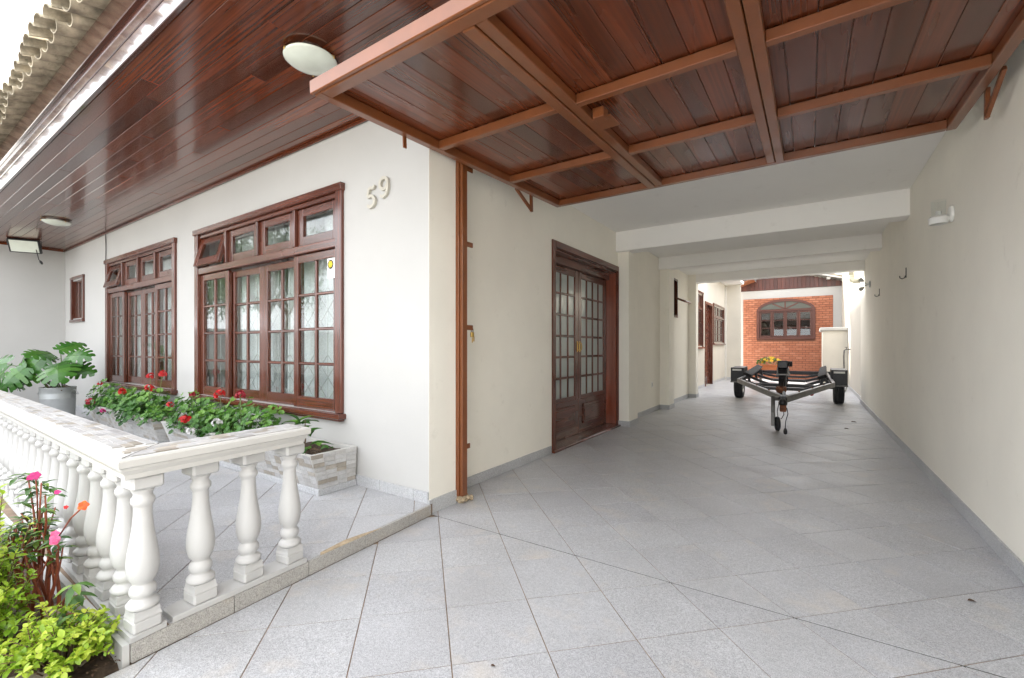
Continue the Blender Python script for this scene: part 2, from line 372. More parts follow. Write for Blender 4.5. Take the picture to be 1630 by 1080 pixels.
def tilegrid(parent, ox, oy, regions, ztop, maxobj, cam_xy=(0, 0)):
    pieces = []
    for reg in regions:
        xs = [c[0] for c in reg[0]]; ys = [c[1] for c in reg[0]]
        n0, n1 = int((min(ys) - oy) / (D / 2)) - 2, int((max(ys) - oy) / (D / 2)) + 2
        for j in range(n0, n1 + 1):
            cy = oy + j * D / 2; off = (j % 2) * D / 2
            for i in range(int((min(xs) - ox) / D) - 2, int((max(xs) - ox) / D) + 3):
                cx = ox + i * D + off; h = D / 2 - gr_half * 1.4
                q = [(cx + h, cy), (cx, cy + h), (cx - h, cy), (cx, cy - h)]; full = abs(area(q)); p = q
                for (a, b, c) in reg[1]:
                    p = clip(p, a, b, c)
                    if len(p) < 3: break
                if len(p) < 3 or area(p) < .0012: continue
                fd_ = -.5557 * cx + .8313 * cy; rt_ = .8313 * cx + .5557 * cy; seen = fd_ > .4 and abs(rt_ / fd_) < 1.3
                pieces.append((math.hypot(cx, cy) + (0 if seen else 500), cx, cy, p, abs(area(p) - full) < 1e-6))
    pieces.sort(key=lambda t: t[0]); rest = MB()
    for k, (d, cx, cy, p, isfull) in enumerate(pieces):
        if k < maxobj:
            jit = random.uniform(-.0006, .0006)
            if isfull:
                if ztop not in FULL:
                    b = MB(); h = D / 2 - gr_half * 1.4; b.prism([(h, 0), (0, h), (-h, 0), (0, -h)], -.0075, 0, .0006); FULL[ztop] = b.mesh('tile')
                put('tile', FULL[ztop], M['tile'], parent, T(cx, cy, ztop + jit))
            else:
                b = MB(); b.prism([(x - cx, y - cy) for x, y in p], -.0075, 0, .0006); b.build('tile', M['tile'], parent, T(cx, cy, ztop + jit))
        else: rest.prism(p, ztop - .0075, ztop, .0012)
    if rest.f: rest.build('tile_field', M['tile'], parent, kind='stuff')
YL = 2.345; OX = -.056; OY = YL                                  # tile corners lie on the gate line
regA = ([(-2.3, .6), (.93, .6), (.93, YL), (-2.3, YL)],)
regA = (regA[0], [(1, 0, .915), (0, 1, YL - .004), (0, -1, -.62), (-1, -.066, 2.138 - .066 * .62)])
regB = ([(-2.3, -3.9), (.93, -3.9), (.93, .62), (-2.3, .62)], [(1, 0, .915), (0, 1, .62), (0, -1, 3.98), (-1, 0, 2.136)])
regC = ([(-2.5, YL), (.96, YL), (.96, 11.6), (-2.5, 11.6)], [(1, 0, .915), (0, -1, -YL - .004), (0, 1, 11.6), (-1, 0, 2.447)])
regD = ([(-2.7, 11.6), (.98, 11.6), (.98, 20), (-2.7, 20)], [(1, 0, .955), (0, -1, -11.6), (0, 1, 19.99), (-1, 0, 2.697)])
tilegrid(drive, OX - D / 2, OY, [regA, regB, regC, regD], 0., 298)
tilegrid(porch, -3.05, 1.62, [([(-11.84, .6), (-2.1, .6), (-2.1, 2.34), (-11.84, 2.34)], [(-1, 0, 11.838), (0, 1, 2.338), (0, -1, -.735), (1, .066, -2.16 + .066 * .62)])], .075, 298)
b = MB(); b.box(-2.27, .914, YL - .0035, YL + .0035, -.0029, -.0012); b.build('expansion_joint', M['inkdark'], drive)
# riser tiles of the porch step
y = .605
while y < 2.33:
    y1 = min(y + .376, 2.335); b = MB()
    x0, x1 = EDGE(y) - .002, EDGE(y1) - .002
    b.prism([(x0, y), (x1, y1 - .004), (x1 - .016, y1 - .004), (x0 - .016, y)], .001, .074, .002)
    b.build('riser_tile', M['kerb'], porch); y = y1
b = MB(); b.prism([(-2.235, 1.45), (-2.205, 1.43), (-2.213, 1.62), (-2.222, 1.86), (-2.25, 1.73), (-2.262, 1.62)], .0745, .0763); b.build('mortar_patch', M['chip'], porch)
b = MB(); b.prism([(-2.155, .602), (-11.84, .602), (-11.84, .58), (-2.155, .58)][::-1], -.06, .072); b.build('porch_edge', M['white_paint'], porch)
# garden soil
soil = MB(); nx, ny = 90, 46; vs = []
def soilz(x, y):
    return -.012 + .022 * math.sin(x * 5.1 + y * 3) * math.sin(y * 7.3 - x) + random.uniform(-.009, .012) - .02 * (1 if x > -2.2 else 0)
for j in range(ny + 1):
    for i in range(nx + 1):
        x = -2.145 - (i / nx) ** 1.6 * 9.7; yy = .585 - (j / ny) ** 1.5 * 4.4; vs.append((x, yy, soilz(x, yy)))
fs = [[j * (nx + 1) + i, (j + 1) * (nx + 1) + i, (j + 1) * (nx + 1) + i + 1, j * (nx + 1) + i + 1] for j in range(ny) for i in range(nx)]
soil.add(vs, [f[::-1] for f in fs], smooth=True); struct(soil.build('garden_soil', M['soil']))

# ================================================================== house
house = root('house', (-7, 2.34, 0), 'white plastered house with dark wood eaves, windows and carport', 'house')
HW = M['white_wall']; CW = M['cream_wall']
b = MB(); y0, y1 = 2.34, 2.52
def holes_wall(b, u0, u1, z0, z1, holes, put_box):
    xs = sorted(set([u0, u1] + [h[0] for h in holes] + [h[1] for h in holes]))
    for a, c in zip(xs[:-1], xs[1:]):
        hs_ = sorted([(h[2], h[3]) for h in holes if h[0] <= a and h[1] >= c]); z = z0
        for (p, q) in hs_:
            if p > z: put_box(a, c, z, p)
            z = q
        if z < z1: put_box(a, c, z, z1)
W2 = (-6.05, -3.32, .645, 2.535); W1 = (-9.33, -6.73, .665, 2.54); W0 = (-11.33, -10.63, 1.73, 2.42)
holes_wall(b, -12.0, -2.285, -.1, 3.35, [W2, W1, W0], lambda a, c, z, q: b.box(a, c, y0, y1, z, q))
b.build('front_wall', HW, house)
b = MB(); b.box(-2.6, -2.287, 2.522, 2.63, -.1, 3.3); b.box(-2.289, -2.2835, 2.3405, 2.63, 0, 3.05); b.build('corner_pier', CW, house)
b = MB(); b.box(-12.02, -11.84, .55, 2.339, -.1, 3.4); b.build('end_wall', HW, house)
b = MB(); DR = (4.54, 6.60, 0, 2.385); SW = (9.68, 10.17, 1.89, 2.67)
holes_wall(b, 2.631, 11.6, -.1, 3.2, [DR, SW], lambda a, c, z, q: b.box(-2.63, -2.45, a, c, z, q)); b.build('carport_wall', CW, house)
b = MB(); WA = (13.24, 14.38, 1.25, 2.77); WD = (14.77, 15.93, 0, 2.61); WB = (16.17, 18.38, 1.38, 2.61)
holes_wall(b, 11.6, 18.7, -.1, 3.584, [WA, WD, WB], lambda a, c, z, q: b.box(-2.88, -2.70, a, c, z, q)); b.build('annex_wall', M['rough_wall'], house)
b = MB(); b.box(-2.88, -2.17, 18.701, 18.85, -.1, 3.58); b.box(-2.698, -2.15, 18.66, 18.70, -.1, .84, .004); b.build('annex_end_wall', M['rough_wall'], house)
b = MB(); b.box(-9, -2.08, 15.3, 18.9, 3.585, 3.70, .01); b.build('annex_slab', M['ceil'], house)
b = MB(); b.box(-9, -3.6, 12.6, 19.5, 3.701, 6.8); b.box(-9.2, -3.4, 12.4, 19.7, 6.801, 6.95, .02); b.build('added_shade_block', M['rough_wall'], house)  # unseen block added to keep the sun off the courtyard wall
for (ya, yb) in ((6.585, 7.0), (8.88, 9.27), (11.33, 11.6)):
    b = MB(); b.box(-2.452, -2.275, ya, yb, 0, 2.96, .004); b.build('pilaster', CW, house)
for (ya, yb, za) in ((6.50, 6.76, 2.655), (8.80, 9.06, 2.725), (11.34, 11.62, 2.765)):
    b = MB(); b.box(-2.455, .916, ya, yb, za, 2.97, .006); b.build('beam', M['ceil'], house)
b = MB(); b.box(-2.64, .9165, 2.50, 11.60, 2.95, 3.12); b.build('carport_ceiling', M['ceil'], house)
b = MB(); b.box(-2.30, .916, 2.36, 2.52, 2.72, 3.3); b.build('lintel', M['ceil'], house)
# rooms behind the windows
b = MB()
b.box(-12, -2.64, 2.53, 18.6, -.1, -.02); b.box(-12, -2.64, 2.53, 11.7, 3.0, 3.1); b.box(-12, -2.64, 5.6, 5.7, 0, 3.0); b.box(-6.5, -6.4, 2.53, 5.6, 0, 3.0)
b.box(-12.1, -12.0, 2.35, 18.6, -.1, 3.3); b.box(-12, -2.64, 18.6, 18.7, -.1, 3.5); b.box(-12, -2.9, 11.7, 18.59, 3.2, 3.3); b.box(-5.2, -5.1, 5.7, 18.6, 0, 3.2)
b.build('interior_shell', M['dark'], house)
# skirting tiles
def skirt(p0, p1, h=.085, t=.012, parent=house, L=.376, mt='skirt', z=0., off=0.):
    p0 = Vector(p0); p1 = Vector(p1); d = p1 - p0; n = Vector((d.y, -d.x)).normalized(); ln = d.length; u = d.normalized(); s_ = -off
    while s_ < ln - .01:
        a = max(0, s_) + .0015; e = min(ln, s_ + L) - .0015
        if e > a:
            q = MB(); A = p0 + u * a; B = p0 + u * e
            q.prism([(A.x, A.y), (A.x + n.x * t, A.y + n.y * t), (B.x + n.x * t, B.y + n.y * t), (B.x, B.y)], z + .0005, z + h, .002); q.build('skirting_tile', M[mt], parent)
        s_ += L
skirt((-11.83, 2.34), (-2.285, 2.34), .082, z=.0755)
skirt((-2.2835, 2.328), (-2.2835, 2.63), .1)
skirt((-2.45, 2.70), (-2.45, 4.46)); skirt((-2.45, 6.68), (-2.45, 6.585)); skirt((-2.45, 7.0), (-2.45, 8.88)); skirt((-2.45, 9.27), (-2.45, 11.33))
for (ya, yb) in ((6.585, 7.0), (8.88, 9.27), (11.33, 11.6)):
    skirt((-2.438, ya), (-2.263, ya)); skirt((-2.275, ya), (-2.275, yb))
skirt((-2.70, 11.6), (-2.70, 14.7)); skirt((-2.70, 16.0), (-2.70, 18.65)); skirt((-2.69, 18.66), (-2.15, 18.66))

# ---- soffit planks
sof = part('soffit', house)
Yo, Yi = 1.03, 2.33; npl = 13; pw = (Yi - Yo) / npl
for r in range(npl):
    x = -11.83 - random.random() * 2.2
    while x < .9:
        L = random.choice((2.4, 2.9, 3.3, 3.8)); a = max(x, -11.835); e = min(x + L, .912)
        if e - a > .05:
            yc = Yo + (r + .5) * pw; q = MB(); q.box(-(e - a) / 2 + .0008, (e - a) / 2 - .0008, -pw / 2 + .0012, pw / 2 - .0012, 0, .018, .0022)
            q.build('plank', M['soffit'], sof, T((a + e) / 2, yc, 3.05 + random.uniform(-.0012, .0012)) @ Matrix.Rotation(random.uniform(-.012, .012), 4, 'X'))
        x += L
b = MB(); b.box(-11.84, .915, 1.02, 2.34, 3.0705, 3.085); b.build('soffit_backing', M['roofplain'], sof)
b = MB(); b.box(-11.838, -2.3, 2.312, 2.339, 3.018, 3.049, .006); b.build('cornice_strip', M['soffit'], sof)
b = MB(); b.box(-11.839, -11.812, 1.03, 2.31, 3.018, 3.049, .006); b.build('cornice_strip', M['soffit'], sof)
# ---- fascia boards
for (ya, yb, za, zb) in ((.995, 1.022, 3.036, 3.155), (.990, 1.020, 3.159, 3.275), (.965, 1.018, 3.279, 3.47)):
    b = MB(); b.box(-12.2, .91, ya, yb, za, zb, .004); b.build('fascia_board', M['fascia'], house)
# ---- roof with barrel tiles along the eave
roof = part('roof', house); SL = math.tan(R(17))
b = MB(); prof = [(1.0, 3.475), (6.6, 3.475 + 5.6 * SL), (11.8, 3.36), (11.8, 3.30), (6.6, 3.41 + 5.6 * SL), (1.0, 3.415)]
n_ = len(prof); vs = [(-12.2, y, z) for y, z in prof] + [(1.1, y, z) for y, z in prof]
fs = [[i, (i + 1) % n_, n_ + (i + 1) % n_, n_ + i] for i in range(n_)] + [[0, 5, 4, 1], [1, 4, 3, 2], [6, 7, 10, 11], [7, 8, 9, 10]]
b.add(vs, fs); b.build('roof_deck', M['roofplain'], roof)
def barrel(r0, r1, L, up):
    q = MB(); n = 9; vs = []; th = .012
    for (rr, yy) in ((r0, 0), (r1, L)):
        for t in (0, th):
            for k in range(n + 1):
                a = math.pi * k / n; x = (rr - t) * math.cos(a); z = (rr - t) * math.sin(a) * .6; vs.append((x, yy, z if up else -z))
    m = n + 1; fs = []
    for k in range(n):
        fs += [[k, k + 1, 2 * m + k + 1, 2 * m + k], [m + k + 1, m + k, 3 * m + k, 3 * m + k + 1], [k + 1, k, m + k, m + k + 1], [2 * m + k, 2 * m + k + 1, 3 * m + k + 1, 3 * m + k]]
    fs += [[0, 2 * m, 3 * m, m], [n, m + n, 3 * m + n, 2 * m + n]]
    q.add(vs, fs, smooth=False); return q.mesh('roof_tile')
covm = barrel(.088, .074, .46, True); panm = barrel(.078, .092, .46, False)
tilt = Matrix.Rotation(R(17), 4, 'X'); sp = .176
for i in range(64):
    x = -10.6 + i * sp
    if x > 0.6: break
    for r in range(2):
        yy = .80 + r * .36; zz = 3.545 + (yy - 1.0) * SL
        j = lambda k: random.uniform(-k, k)
        put('roof_tile', panm, M['roof'], roof, T(x + j(.004), yy + .03 + j(.03), zz + .012 * r + j(.006)) @ tilt @ RZ(j(.05)))
        put('roof_tile', covm, M['roof'], roof, T(x + sp / 2 + j(.006), yy - .02 + j(.03), zz + .012 + .014 * r + j(.006)) @ tilt @ RZ(j(.06)))

# ---- windows
def pane_frame(q, x0, x1, z0, z1, y0, y1, st, top, bot, cols, rows, mt=.026):
    """stiles, rails and glazing bars; returns pane rectangles"""
    c = .004
    q.box(x0, x0 + st, y0, y1, z0, z1, c); q.box(x1 - st, x1, y0, y1, z0, z1, c)
    q.box(x0 + st, x1 - st, y0 + .001, y1 - .001, z1 - top, z1, c); q.box(x0 + st, x1 - st, y0 + .001, y1 - .001, z0, z0 + bot, c)
    gx0, gx1, gz0, gz1 = x0 + st, x1 - st, z0 + bot, z1 - top
    cw = (gx1 - gx0 - mt * (cols - 1)) / cols; rh = (gz1 - gz0 - mt * (rows - 1)) / rows
    for i in range(1, cols): q.box(gx0 + i * cw + (i - 1) * mt, gx0 + i * (cw + mt), y0 + .004, y1 - .004, gz0, gz1, .006)
    for j in range(1, rows):
        for i in range(cols): q.box(gx0 + i * (cw + mt), gx0 + i * (cw + mt) + cw, y0 + .005, y1 - .005, gz0 + j * rh + (j - 1) * mt, gz0 + j * (rh + mt), .006)
    return [(gx0 + i * (cw + mt), gx0 + i * (cw + mt) + cw, gz0 + j * (rh + mt), gz0 + j * (rh + mt) + rh) for i in range(cols) for j in range(rows)]
def panes(rects, yc, parent, mtx, mt='glass', t=.004):
    for (a, c, z, q) in rects:
        g_ = MB(); g_.box(a - .003, c + .003, yc - t / 2, yc + t / 2, z - .003, q + .003); g_.build('pane', M[mt], parent, mtx @ Matrix.Rotation(0, 4, 'X'))
def big_window(o, zt, label, open_k):
    x0, x1, z0, z1 = o; win = part('window', house); win['label'] = label; I = Matrix.Identity(4); Y = 2.34
    q = MB(); cw = .06
    q.box(x0 - cw + .01, x0 + .035, Y - .03, Y + .1, z0, z1 + .04, .005); q.box(x1 - .035, x1 + cw - .01, Y - .03, Y + .1, z0, z1 + .04, .005)
    q.box(x0 - cw - .004, x1 + cw + .004, Y - .045, Y + .1, z1 - .01, z1 + .055, .006); q.box(x0 + .036, x1 - .036, Y - .012, Y + .1, z1 - .05, z1 - .011, .005)
    q.box(x0 + .036, x1 - .036, Y - .022, Y + .1, zt - .075, zt, .006)
    q.build('frame', M['win'], win)
    q = MB(); q.box(x0 - cw - .02, x1 + cw + .02, Y - .075, Y + .1, z0 - .045, z0 - .001, .007); q.box(x0 - cw + .0, x1 + cw - .0, Y - .05, Y, z0 - .065, z0 - .046, .004); q.build('sill', M['win'], win)
    # transom sashes
    ix0, ix1 = x0 + .036, x1 - .036; n = 4; pitch = (ix1 - ix0 + .045) / n
    for i in range(n):
        a = ix0 + i * pitch; c = a + pitch - .045; zb, zc = zt + .002, z1 - .052
        if i < n - 1:
            q = MB(); q.box(c + .001, c + .044, Y - .018, Y + .08, zb, zc, .005); q.build('mullion', M['win'], win)
        q = MB(); rs = pane_frame(q, a + .003, c - .003, zb + .003, zc - .002, 0, .04, .085, .07, .085, 1, 1)
        m = T(0, Y + .012, 0)
        if i == open_k: m = T(0, Y + .012, zc) @ Matrix.Rotation(R(-15), 4, 'X') @ T(0, 0, -zc)
        q.build('transom_sash', M['win'], win, m); panes(rs, .02, win, m)
    # four sashes
    zb, zc = z0 + .002, zt - .08; wd = (ix1 - ix0) / 4
    for i in range(4):
        a = ix0 + i * wd - (.02 if i in (1, 3) else 0); c = ix0 + (i + 1) * wd + (.02 if i in (0, 2) else 0)
        a = max(a, ix0 + .002); c = min(c, ix1 - .002)
        fy = (.002, .048, .048, .002)[i]
        a0 = a + (.02 if i == 2 else 0); q = MB(); rs = pane_frame(q, a, c, zb, zc - (.0 if i in (0, 3) else .012), fy, fy + .04, .085 if i in (2,) else .07, .07, .105, 2, 4)
        m = T(0, Y + .004, 0); q.build('sash', M['win'], win, m); panes(rs, fy + .02, win, m)
    # folding lattice grille behind the glass
    q = MB(); h = zc - zb - .2; step = .21; yk = Y + .125
    k = 0; x = ix0 + .02
    while x < ix1 - .02:
        q.box(x - .003, x + .003, yk - .003, yk + .003, zb + .02, zc - .02)
        if x + step < ix1:
            z = zb + .06
            while z + .42 < zc:
                q.bar((x, yk - .006, z), (x + step, yk - .006, z + .21), .003, .007, 0, up=(0, 1, 0)); q.bar((x + step, yk + .006, z), (x, yk + .006, z + .21), .003, .007, 0, up=(0, 1, 0))
                q.bar((x, yk - .006, z + .21), (x + step, yk - .006, z + .42), .003, .007, 0, up=(0, 1, 0)); q.bar((x + step, yk + .006, z + .21), (x, yk + .006, z + .42), .003, .007, 0, up=(0, 1, 0))
                z += .62
        x += step
    q.build('security_grille', M['grille'], win)
    return win
wB = big_window(W2, 2.135, 'wide paned window under the house number', 0)
wA = big_window(W1, 2.135, 'wide paned window beside the small square one', 0)
def curtain(x0, x1, z0, z1, y, label, ph):
    q = MB(); n = int((x1 - x0) / .018); vs = []
    for i in range(n + 1):
        x = x0 + (x1 - x0) * i / n; s_ = math.sin(x * 34 + ph + 2.6 * math.sin(x * 2.9)); d = (.020 + .014 * math.sin(x * 3.7 + ph)) * s_ * (1 + .3 * math.sin(x * 77)) + .014 * math.sin(x * 9 + ph)
        vs += [(x, y + d, z1), (x, y + d * 1.5, z0)]
    q.add(vs, [[2 * i, 2 * i + 1, 2 * i + 3, 2 * i + 2] for i in range(n)], smooth=True, tint=.6)
    return tag(q.build('curtain', M['curtain']), label, 'curtain', 'sheer curtains behind the windows')
curtain(-5.55, -4.62, .35, 2.5, 2.585, 'gathered white sheer curtain behind the open transom side of the window near the house number', 0)
curtain(-4.50, -3.70, .35, 2.5, 2.585, 'gathered white sheer curtain behind the sticker side of the window under the house number', 1)
curtain(-8.95, -8.0, .35, 2.5, 2.585, 'gathered white sheer curtain behind the wide window, on the side by the bucket plant', 2)
curtain(-7.9, -7.0, .35, 2.5, 2.585, 'gathered white sheer curtain behind the wide window, on the side away from the bucket', 3)
# sticker on the upper right pane
stk = part('alarm_sticker', house)
b = MB(); b.box(-3.50, -3.395, 2.338, 2.3405, 1.80, 1.975); b.build('label_sheet', M['whiteplastic'], stk)
b = MB(); b.lathe([(.04, 0), (.04, .002)], 20, (-3.452, 2.3375, 1.922), (0, -1, 0)); b.build('ring_print', M['inkdark'], stk)
b = MB()
for k in range(6):
    a = k * math.pi / 3; b.lathe([(.013, 0), (.013, .001 + .0003 * k)], 10, (-3.452 + .018 * math.cos(a), 2.3354, 1.922 + .018 * math.sin(a)), (0, -1, 0))
b.lathe([(.016, 0), (.016, .0032)], 12, (-3.452, 2.3354, 1.922), (0, -1, 0)); b.build('flower_print', M['yellow'], stk)
b = MB(); b.box(-3.49, -3.41, 2.3365, 2.338, 1.826, 1.836); b.box(-3.485, -3.42, 2.3365, 2.338, 1.812, 1.818); b.build('text_print', M['grille'], stk)
# small square window by the far corner
win = part('small_window', house); x0, x1, z0, z1 = W0; q = MB()
q.box(x0 - .045, x0 + .02, 2.31, 2.50, z0 - .02, z1 + .02, .005); q.box(x1 - .02, x1 + .045, 2.31, 2.50, z0 - .02, z1 + .02, .005); q.box(x0 - .05, x1 + .05, 2.305, 2.50, z1 + .0205, z1 + .07, .005); q.box(x0 - .05, x1 + .05, 2.30, 2.50, z0 - .07, z0 - .0205, .005)
q.build('frame', M['win'], win); q = MB(); rs = pane_frame(q, x0 + .021, x1 - .021, z0 - .018, z1 + .018, 2.40, 2.44, .06, .06, .06, 2, 3); q.build('sash', M['win'], win); panes(rs, 2.42, win, Matrix.Identity(4))

# ---- entrance door in the carport wall (local x runs into the carport, y into the wall)
def side(x, y): return T(x, y, 0) @ RZ(R(90))
door = part('entrance_door', house); m = side(-2.45, 4.48); Wd = 2.175
q = MB(); q.box(0, .075, -.018, .02, 0, 2.44, .004); q.box(Wd - .075, Wd, -.018, .02, 0, 2.44, .004); q.box(.0755, Wd - .0755, -.018, .02, 2.365, 2.44, .004); q.build('casing', M['door'], door, m)
q = MB(); q.box(.061, .085, .021, .30, .03, 2.364, .003); q.build('lining', M['lit_jamb'], door, m); q = MB(); q.box(Wd - .085, Wd - .061, .021, .30, .03, 2.364, .003); q.build('lining', M['lit_jamb'], door, m)
q = MB(); q.box(.0855, Wd - .0855, .021, .30, 2.34, 2.364, .003); q.box(.0855, Wd - .0855, .13, .30, 2.242, 2.339, .003); q.build('header', M['door'], door, m)
q = MB(); q.box(-.02, Wd + .02, -.05, .31, .001, .029, .004); q.build('threshold', M['win'], door, m)
for s_ in (0, 1):
    a = .087 + s_ * (Wd - .174) / 2; c = a + (Wd - .174) / 2 - .003
    q = MB(); rs = pane_frame(q, a, c, .50, 2.24, .18, .225, .10, .09, .05, 4, 6, .03)
    q.box(a, c, .181, .224, .032, .499, .003); q.box(a + .13, c - .13, .165, .181, .15, .43, .014); q.box(a + .17, c - .17, .158, .166, .19, .39, .007)
    q.build('door_leaf', M['door'], door, m); panes(rs, .2, door, m, 'obscure')
    hx = c - .035 if s_ == 0 else a + .035; q = MB(); q.box(hx - .012, hx + .012, .172, .179, 1.14, 1.29, .003); q.tube([(hx, .172, 1.265), (hx, .15, 1.26), (hx, .147, 1.215), (hx, .15, 1.17), (hx, .172, 1.165)], .006, 8)
    q.build('handle', M['brass'], door, m)
# ---- awning window, annex openings
aw = part('awning_window', house); m = side(-2.45, 9.64); q = MB()
q.box(0, .05, -.03, .15, 1.86, 2.70, .003); q.box(.52, .57, -.03, .15, 1.86, 2.70, .003); q.box(.0505, .5195, -.03, .15, 2.65, 2.70, .003); q.box(.0505, .5195, -.03, .15, 1.86, 1.91, .003); q.build('frame', M['win'], aw, m)
q = MB(); rs = pane_frame(q, .052, .518, -.30, 0, -.02, .02, .05, .05, .05, 1, 1); mm = m @ T(0, -.03, 2.28) @ Matrix.Rotation(R(-66), 4, 'X'); q.build('sash', M['win'], aw, mm); panes(rs, 0, aw, mm)
q = MB(); q.box(-.03, -.005, -.05, 0, 2.1, 2.16, .004); q.build('latch', M['metal'], aw, m)
def annex_window(o, cols, rows, transom):
    ya, yb, za, zb = o; p = part('annex_window', house); m = side(-2.70, ya); wd = yb - ya; q = MB()
    q.box(-.04, .04, -.03, .12, za - .03, zb + .03, .004); q.box(wd - .04, wd + .04, -.03, .12, za - .03, zb + .03, .004); q.box(-.05, wd + .05, -.035, .12, zb + .0305, zb + .09, .004); q.box(-.06, wd + .06, -.07, .12, za - .08, za - .0305, .004)
    zt = zb - transom; q.box(.041, wd - .041, -.02, .1, zt - .03, zt + .03, .004); q.build('frame', M['win'], p, m)
    n = 2; w2 = (wd - .084) / n
    for i in range(n):
        q = MB(); rs = pane_frame(q, .042 + i * w2, .042 + (i + 1) * w2 - .004, za - .028, zt - .032, .01, .05, .05, .05, .08, cols, rows); q.build('sash', M['win'], p, m); panes(rs, .03, p, m)
        q = MB(); rs = pane_frame(q, .042 + i * w2, .042 + (i + 1) * w2 - .004, zt + .032, zb + .028, .01, .05, .05, .05, .05, 2, 1); q.build('transom_sash', M['win'], p, m); panes(rs, .03, p, m)
annex_window(WA, 2, 3, .42); annex_window(WB, 2, 3, .36)
p = part('annex_door', house); m = side(-2.70, WD[0]); wd = WD[1] - WD[0]; q = MB()
q.box(-.04, .05, -.03, .15, .001, 2.64, .004); q.box(wd - .05, wd + .04, -.03, .15, .001, 2.64, .004); q.box(.051, wd - .051, -.03, .15, 2.56, 2.64, .004); q.build('frame', M['win'], p, m)
q = MB(); q.box(.052, wd - .052, .08, .12, .012, 2.558, .003)
for k in range(4): q.box(.14, wd - .14, .07, .08, .15 + k * .6, .65 + k * .6, .01)
q.build('door_leaf', M['door'], p, m)

# ---- house number
def stroke(q, pts, wdt, y0, y1):
    pts = [Vector((p[0], p[1])) for p in pts]; m = len(pts); vs = []
    for i, p_ in enumerate(pts):
        d = (pts[min(i + 1, m - 1)] - pts[max(i - 1, 0)]).normalized(); nn = Vector((-d.y, d.x)) * wdt / 2 * (1 if 0 < i < m - 1 else .75)
        for s_ in (1, -1): vs += [((p_ + nn * s_).x, y0, (p_ + nn * s_).y), ((p_ + nn * s_).x, y1, (p_ + nn * s_).y)]
    fs = []
    for i in range(m - 1):
        a = 4 * i; c = a + 4; fs += [[a, c, c + 2, a + 2], [a + 1, a + 3, c + 3, c + 1], [a, a + 1, c + 1, c], [a + 2, c + 2, c + 3, a + 3]]
    fs += [[0, 2, 3, 1], [4 * m - 4, 4 * m - 3, 4 * m - 1, 4 * m - 2]]; q.add(vs, fs)
def arc(cx, cz, rx, rz, a0, a1, n=14): return [(cx + rx * math.cos(R(a0 + (a1 - a0) * i / n)), cz + rz * math.sin(R(a0 + (a1 - a0) * i / n))) for i in range(n + 1)]
b = MB(); cx = -2.90; stroke(b, arc(cx - .004, 2.362, .046, .043, 215, 480, 22) + [(cx - .038, 2.412), (cx - .022, 2.462), (cx + .0, 2.47), (cx + .02, 2.462), (cx + .045, 2.48)], .024, 2.316, 2.338); b.build('house_number_five', M['digit'], house)
b = MB(); cx = -2.75; stroke(b, arc(cx, 2.475, .044, .043, 0, 352, 26), .024, 2.316, 2.338); stroke(b, [(cx + .046, 2.475), (cx + .044, 2.43), (cx + .025, 2.385), (cx - .01, 2.372), (cx - .038, 2.385)], .024, 2.3163, 2.3377); b.build('house_number_nine', M['digit'], house)

# ================================================================== right boundary wall
bw = root('boundary_wall', (.99, 6, 0), 'tall cream boundary wall running the length of the driveway', 'wall')
b = MB(); b.box(.917, 1.08, -3, 12.3, -.1, 3.4); b.build('near_length', CW, bw)
b = MB(); b.box(.96, 1.10, 12.301, 20.3, -.1, 3.9); b.build('courtyard_length', M['rough_wall'], bw)
skirt((.917, 12.3), (.917, -2.9), .09, .014, bw, .376); skirt((.96, 20), (.96, 12.301), .09, .014, bw, .376)

# ================================================================== overhead gate
gate = root('garage_gate', (-.7, 1.41, 2.55), 'brown plank overhead garage gate swung up flat below the eaves', 'gate')
gm = T(-2.21, 1.40, 2.55) @ Matrix.Rotation(math.atan2(.12, 2.73), 4, 'X'); GW, GL = 3.03, 2.76
def gb(nm, x0, x1, ya, yb, z0, z1, mt='gate', c=.004):
    q = MB(); q.box(x0, x1, ya, yb, z0, z1, c); return q.build(nm, M[mt], gate, gm)
gb('side_rail', 0, .055, 0, GL, 0, .06); gb('side_rail', GW - .055, GW, 0, GL, 0, .06)
gb('end_rail', .056, GW - .056, 0, .07, 0, .058); gb('end_rail', .056, GW - .056, GL - .06, GL, 0, .058)
gb('front_lip', -.01, GW + .01, -.022, -.001, .004, .075)
px = [(.97, 1.035), (1.041, 1.10), (1.925, 1.98), (1.986, 2.04)]
for k, (a, c) in enumerate(px): gb('stringer', a, c, .0705, GL - .0605, -.004 if k in (0, 3) else .002, .058)
ys = [.905, 1.79]; spans = [(.0555, .9695), (1.1005, 1.9245), (2.0405, GW - .0555)]
for yv in ys:
    for k, (a, c) in enumerate(spans): gb('cross_rail', a, c, yv + k * .012, yv + .05 + k * .012, .0, .056)
x = .0; npk = 23; pwid = GW / npk
for k in range(npk):
    q = MB(); q.box(-pwid / 2 + .0012, pwid / 2 - .0012, 0, GL - .004, 0, .016, .002); q.build('plank', M['plank'], gate, gm @ T((k + .5) * pwid, .002, .0615 + random.uniform(0, .0012)))
gb('backing_sheet', .01, GW - .01, .01, GL - .01, .08, .084, 'metal', 0)
q = MB(); q.box(1.13, 1.20, 1.08, 1.16, -.03, .03, .004); q.box(1.10, 1.22, 1.14, 1.30, -.012, .0, .003); q.build('lock_block', M['gate'], gate, gm)
q = MB(); q.box(-.012, -.002, .63, .66, -.065, .05, .002); q.build('hanger_tab', M['gate'], gate, gm)
for (xx, yb_) in ((-.02, 2.0), (GW + .02, 1.95)):
    q = MB(); q.bar((xx, yb_, .02), (xx, yb_ + .26, -.12), .02, .03); q.bar((xx, yb_ + .27, .03), (xx, yb_ + .27, -.14), .02, .035); q.build('pivot_bracket', M['gate'], gate, gm)
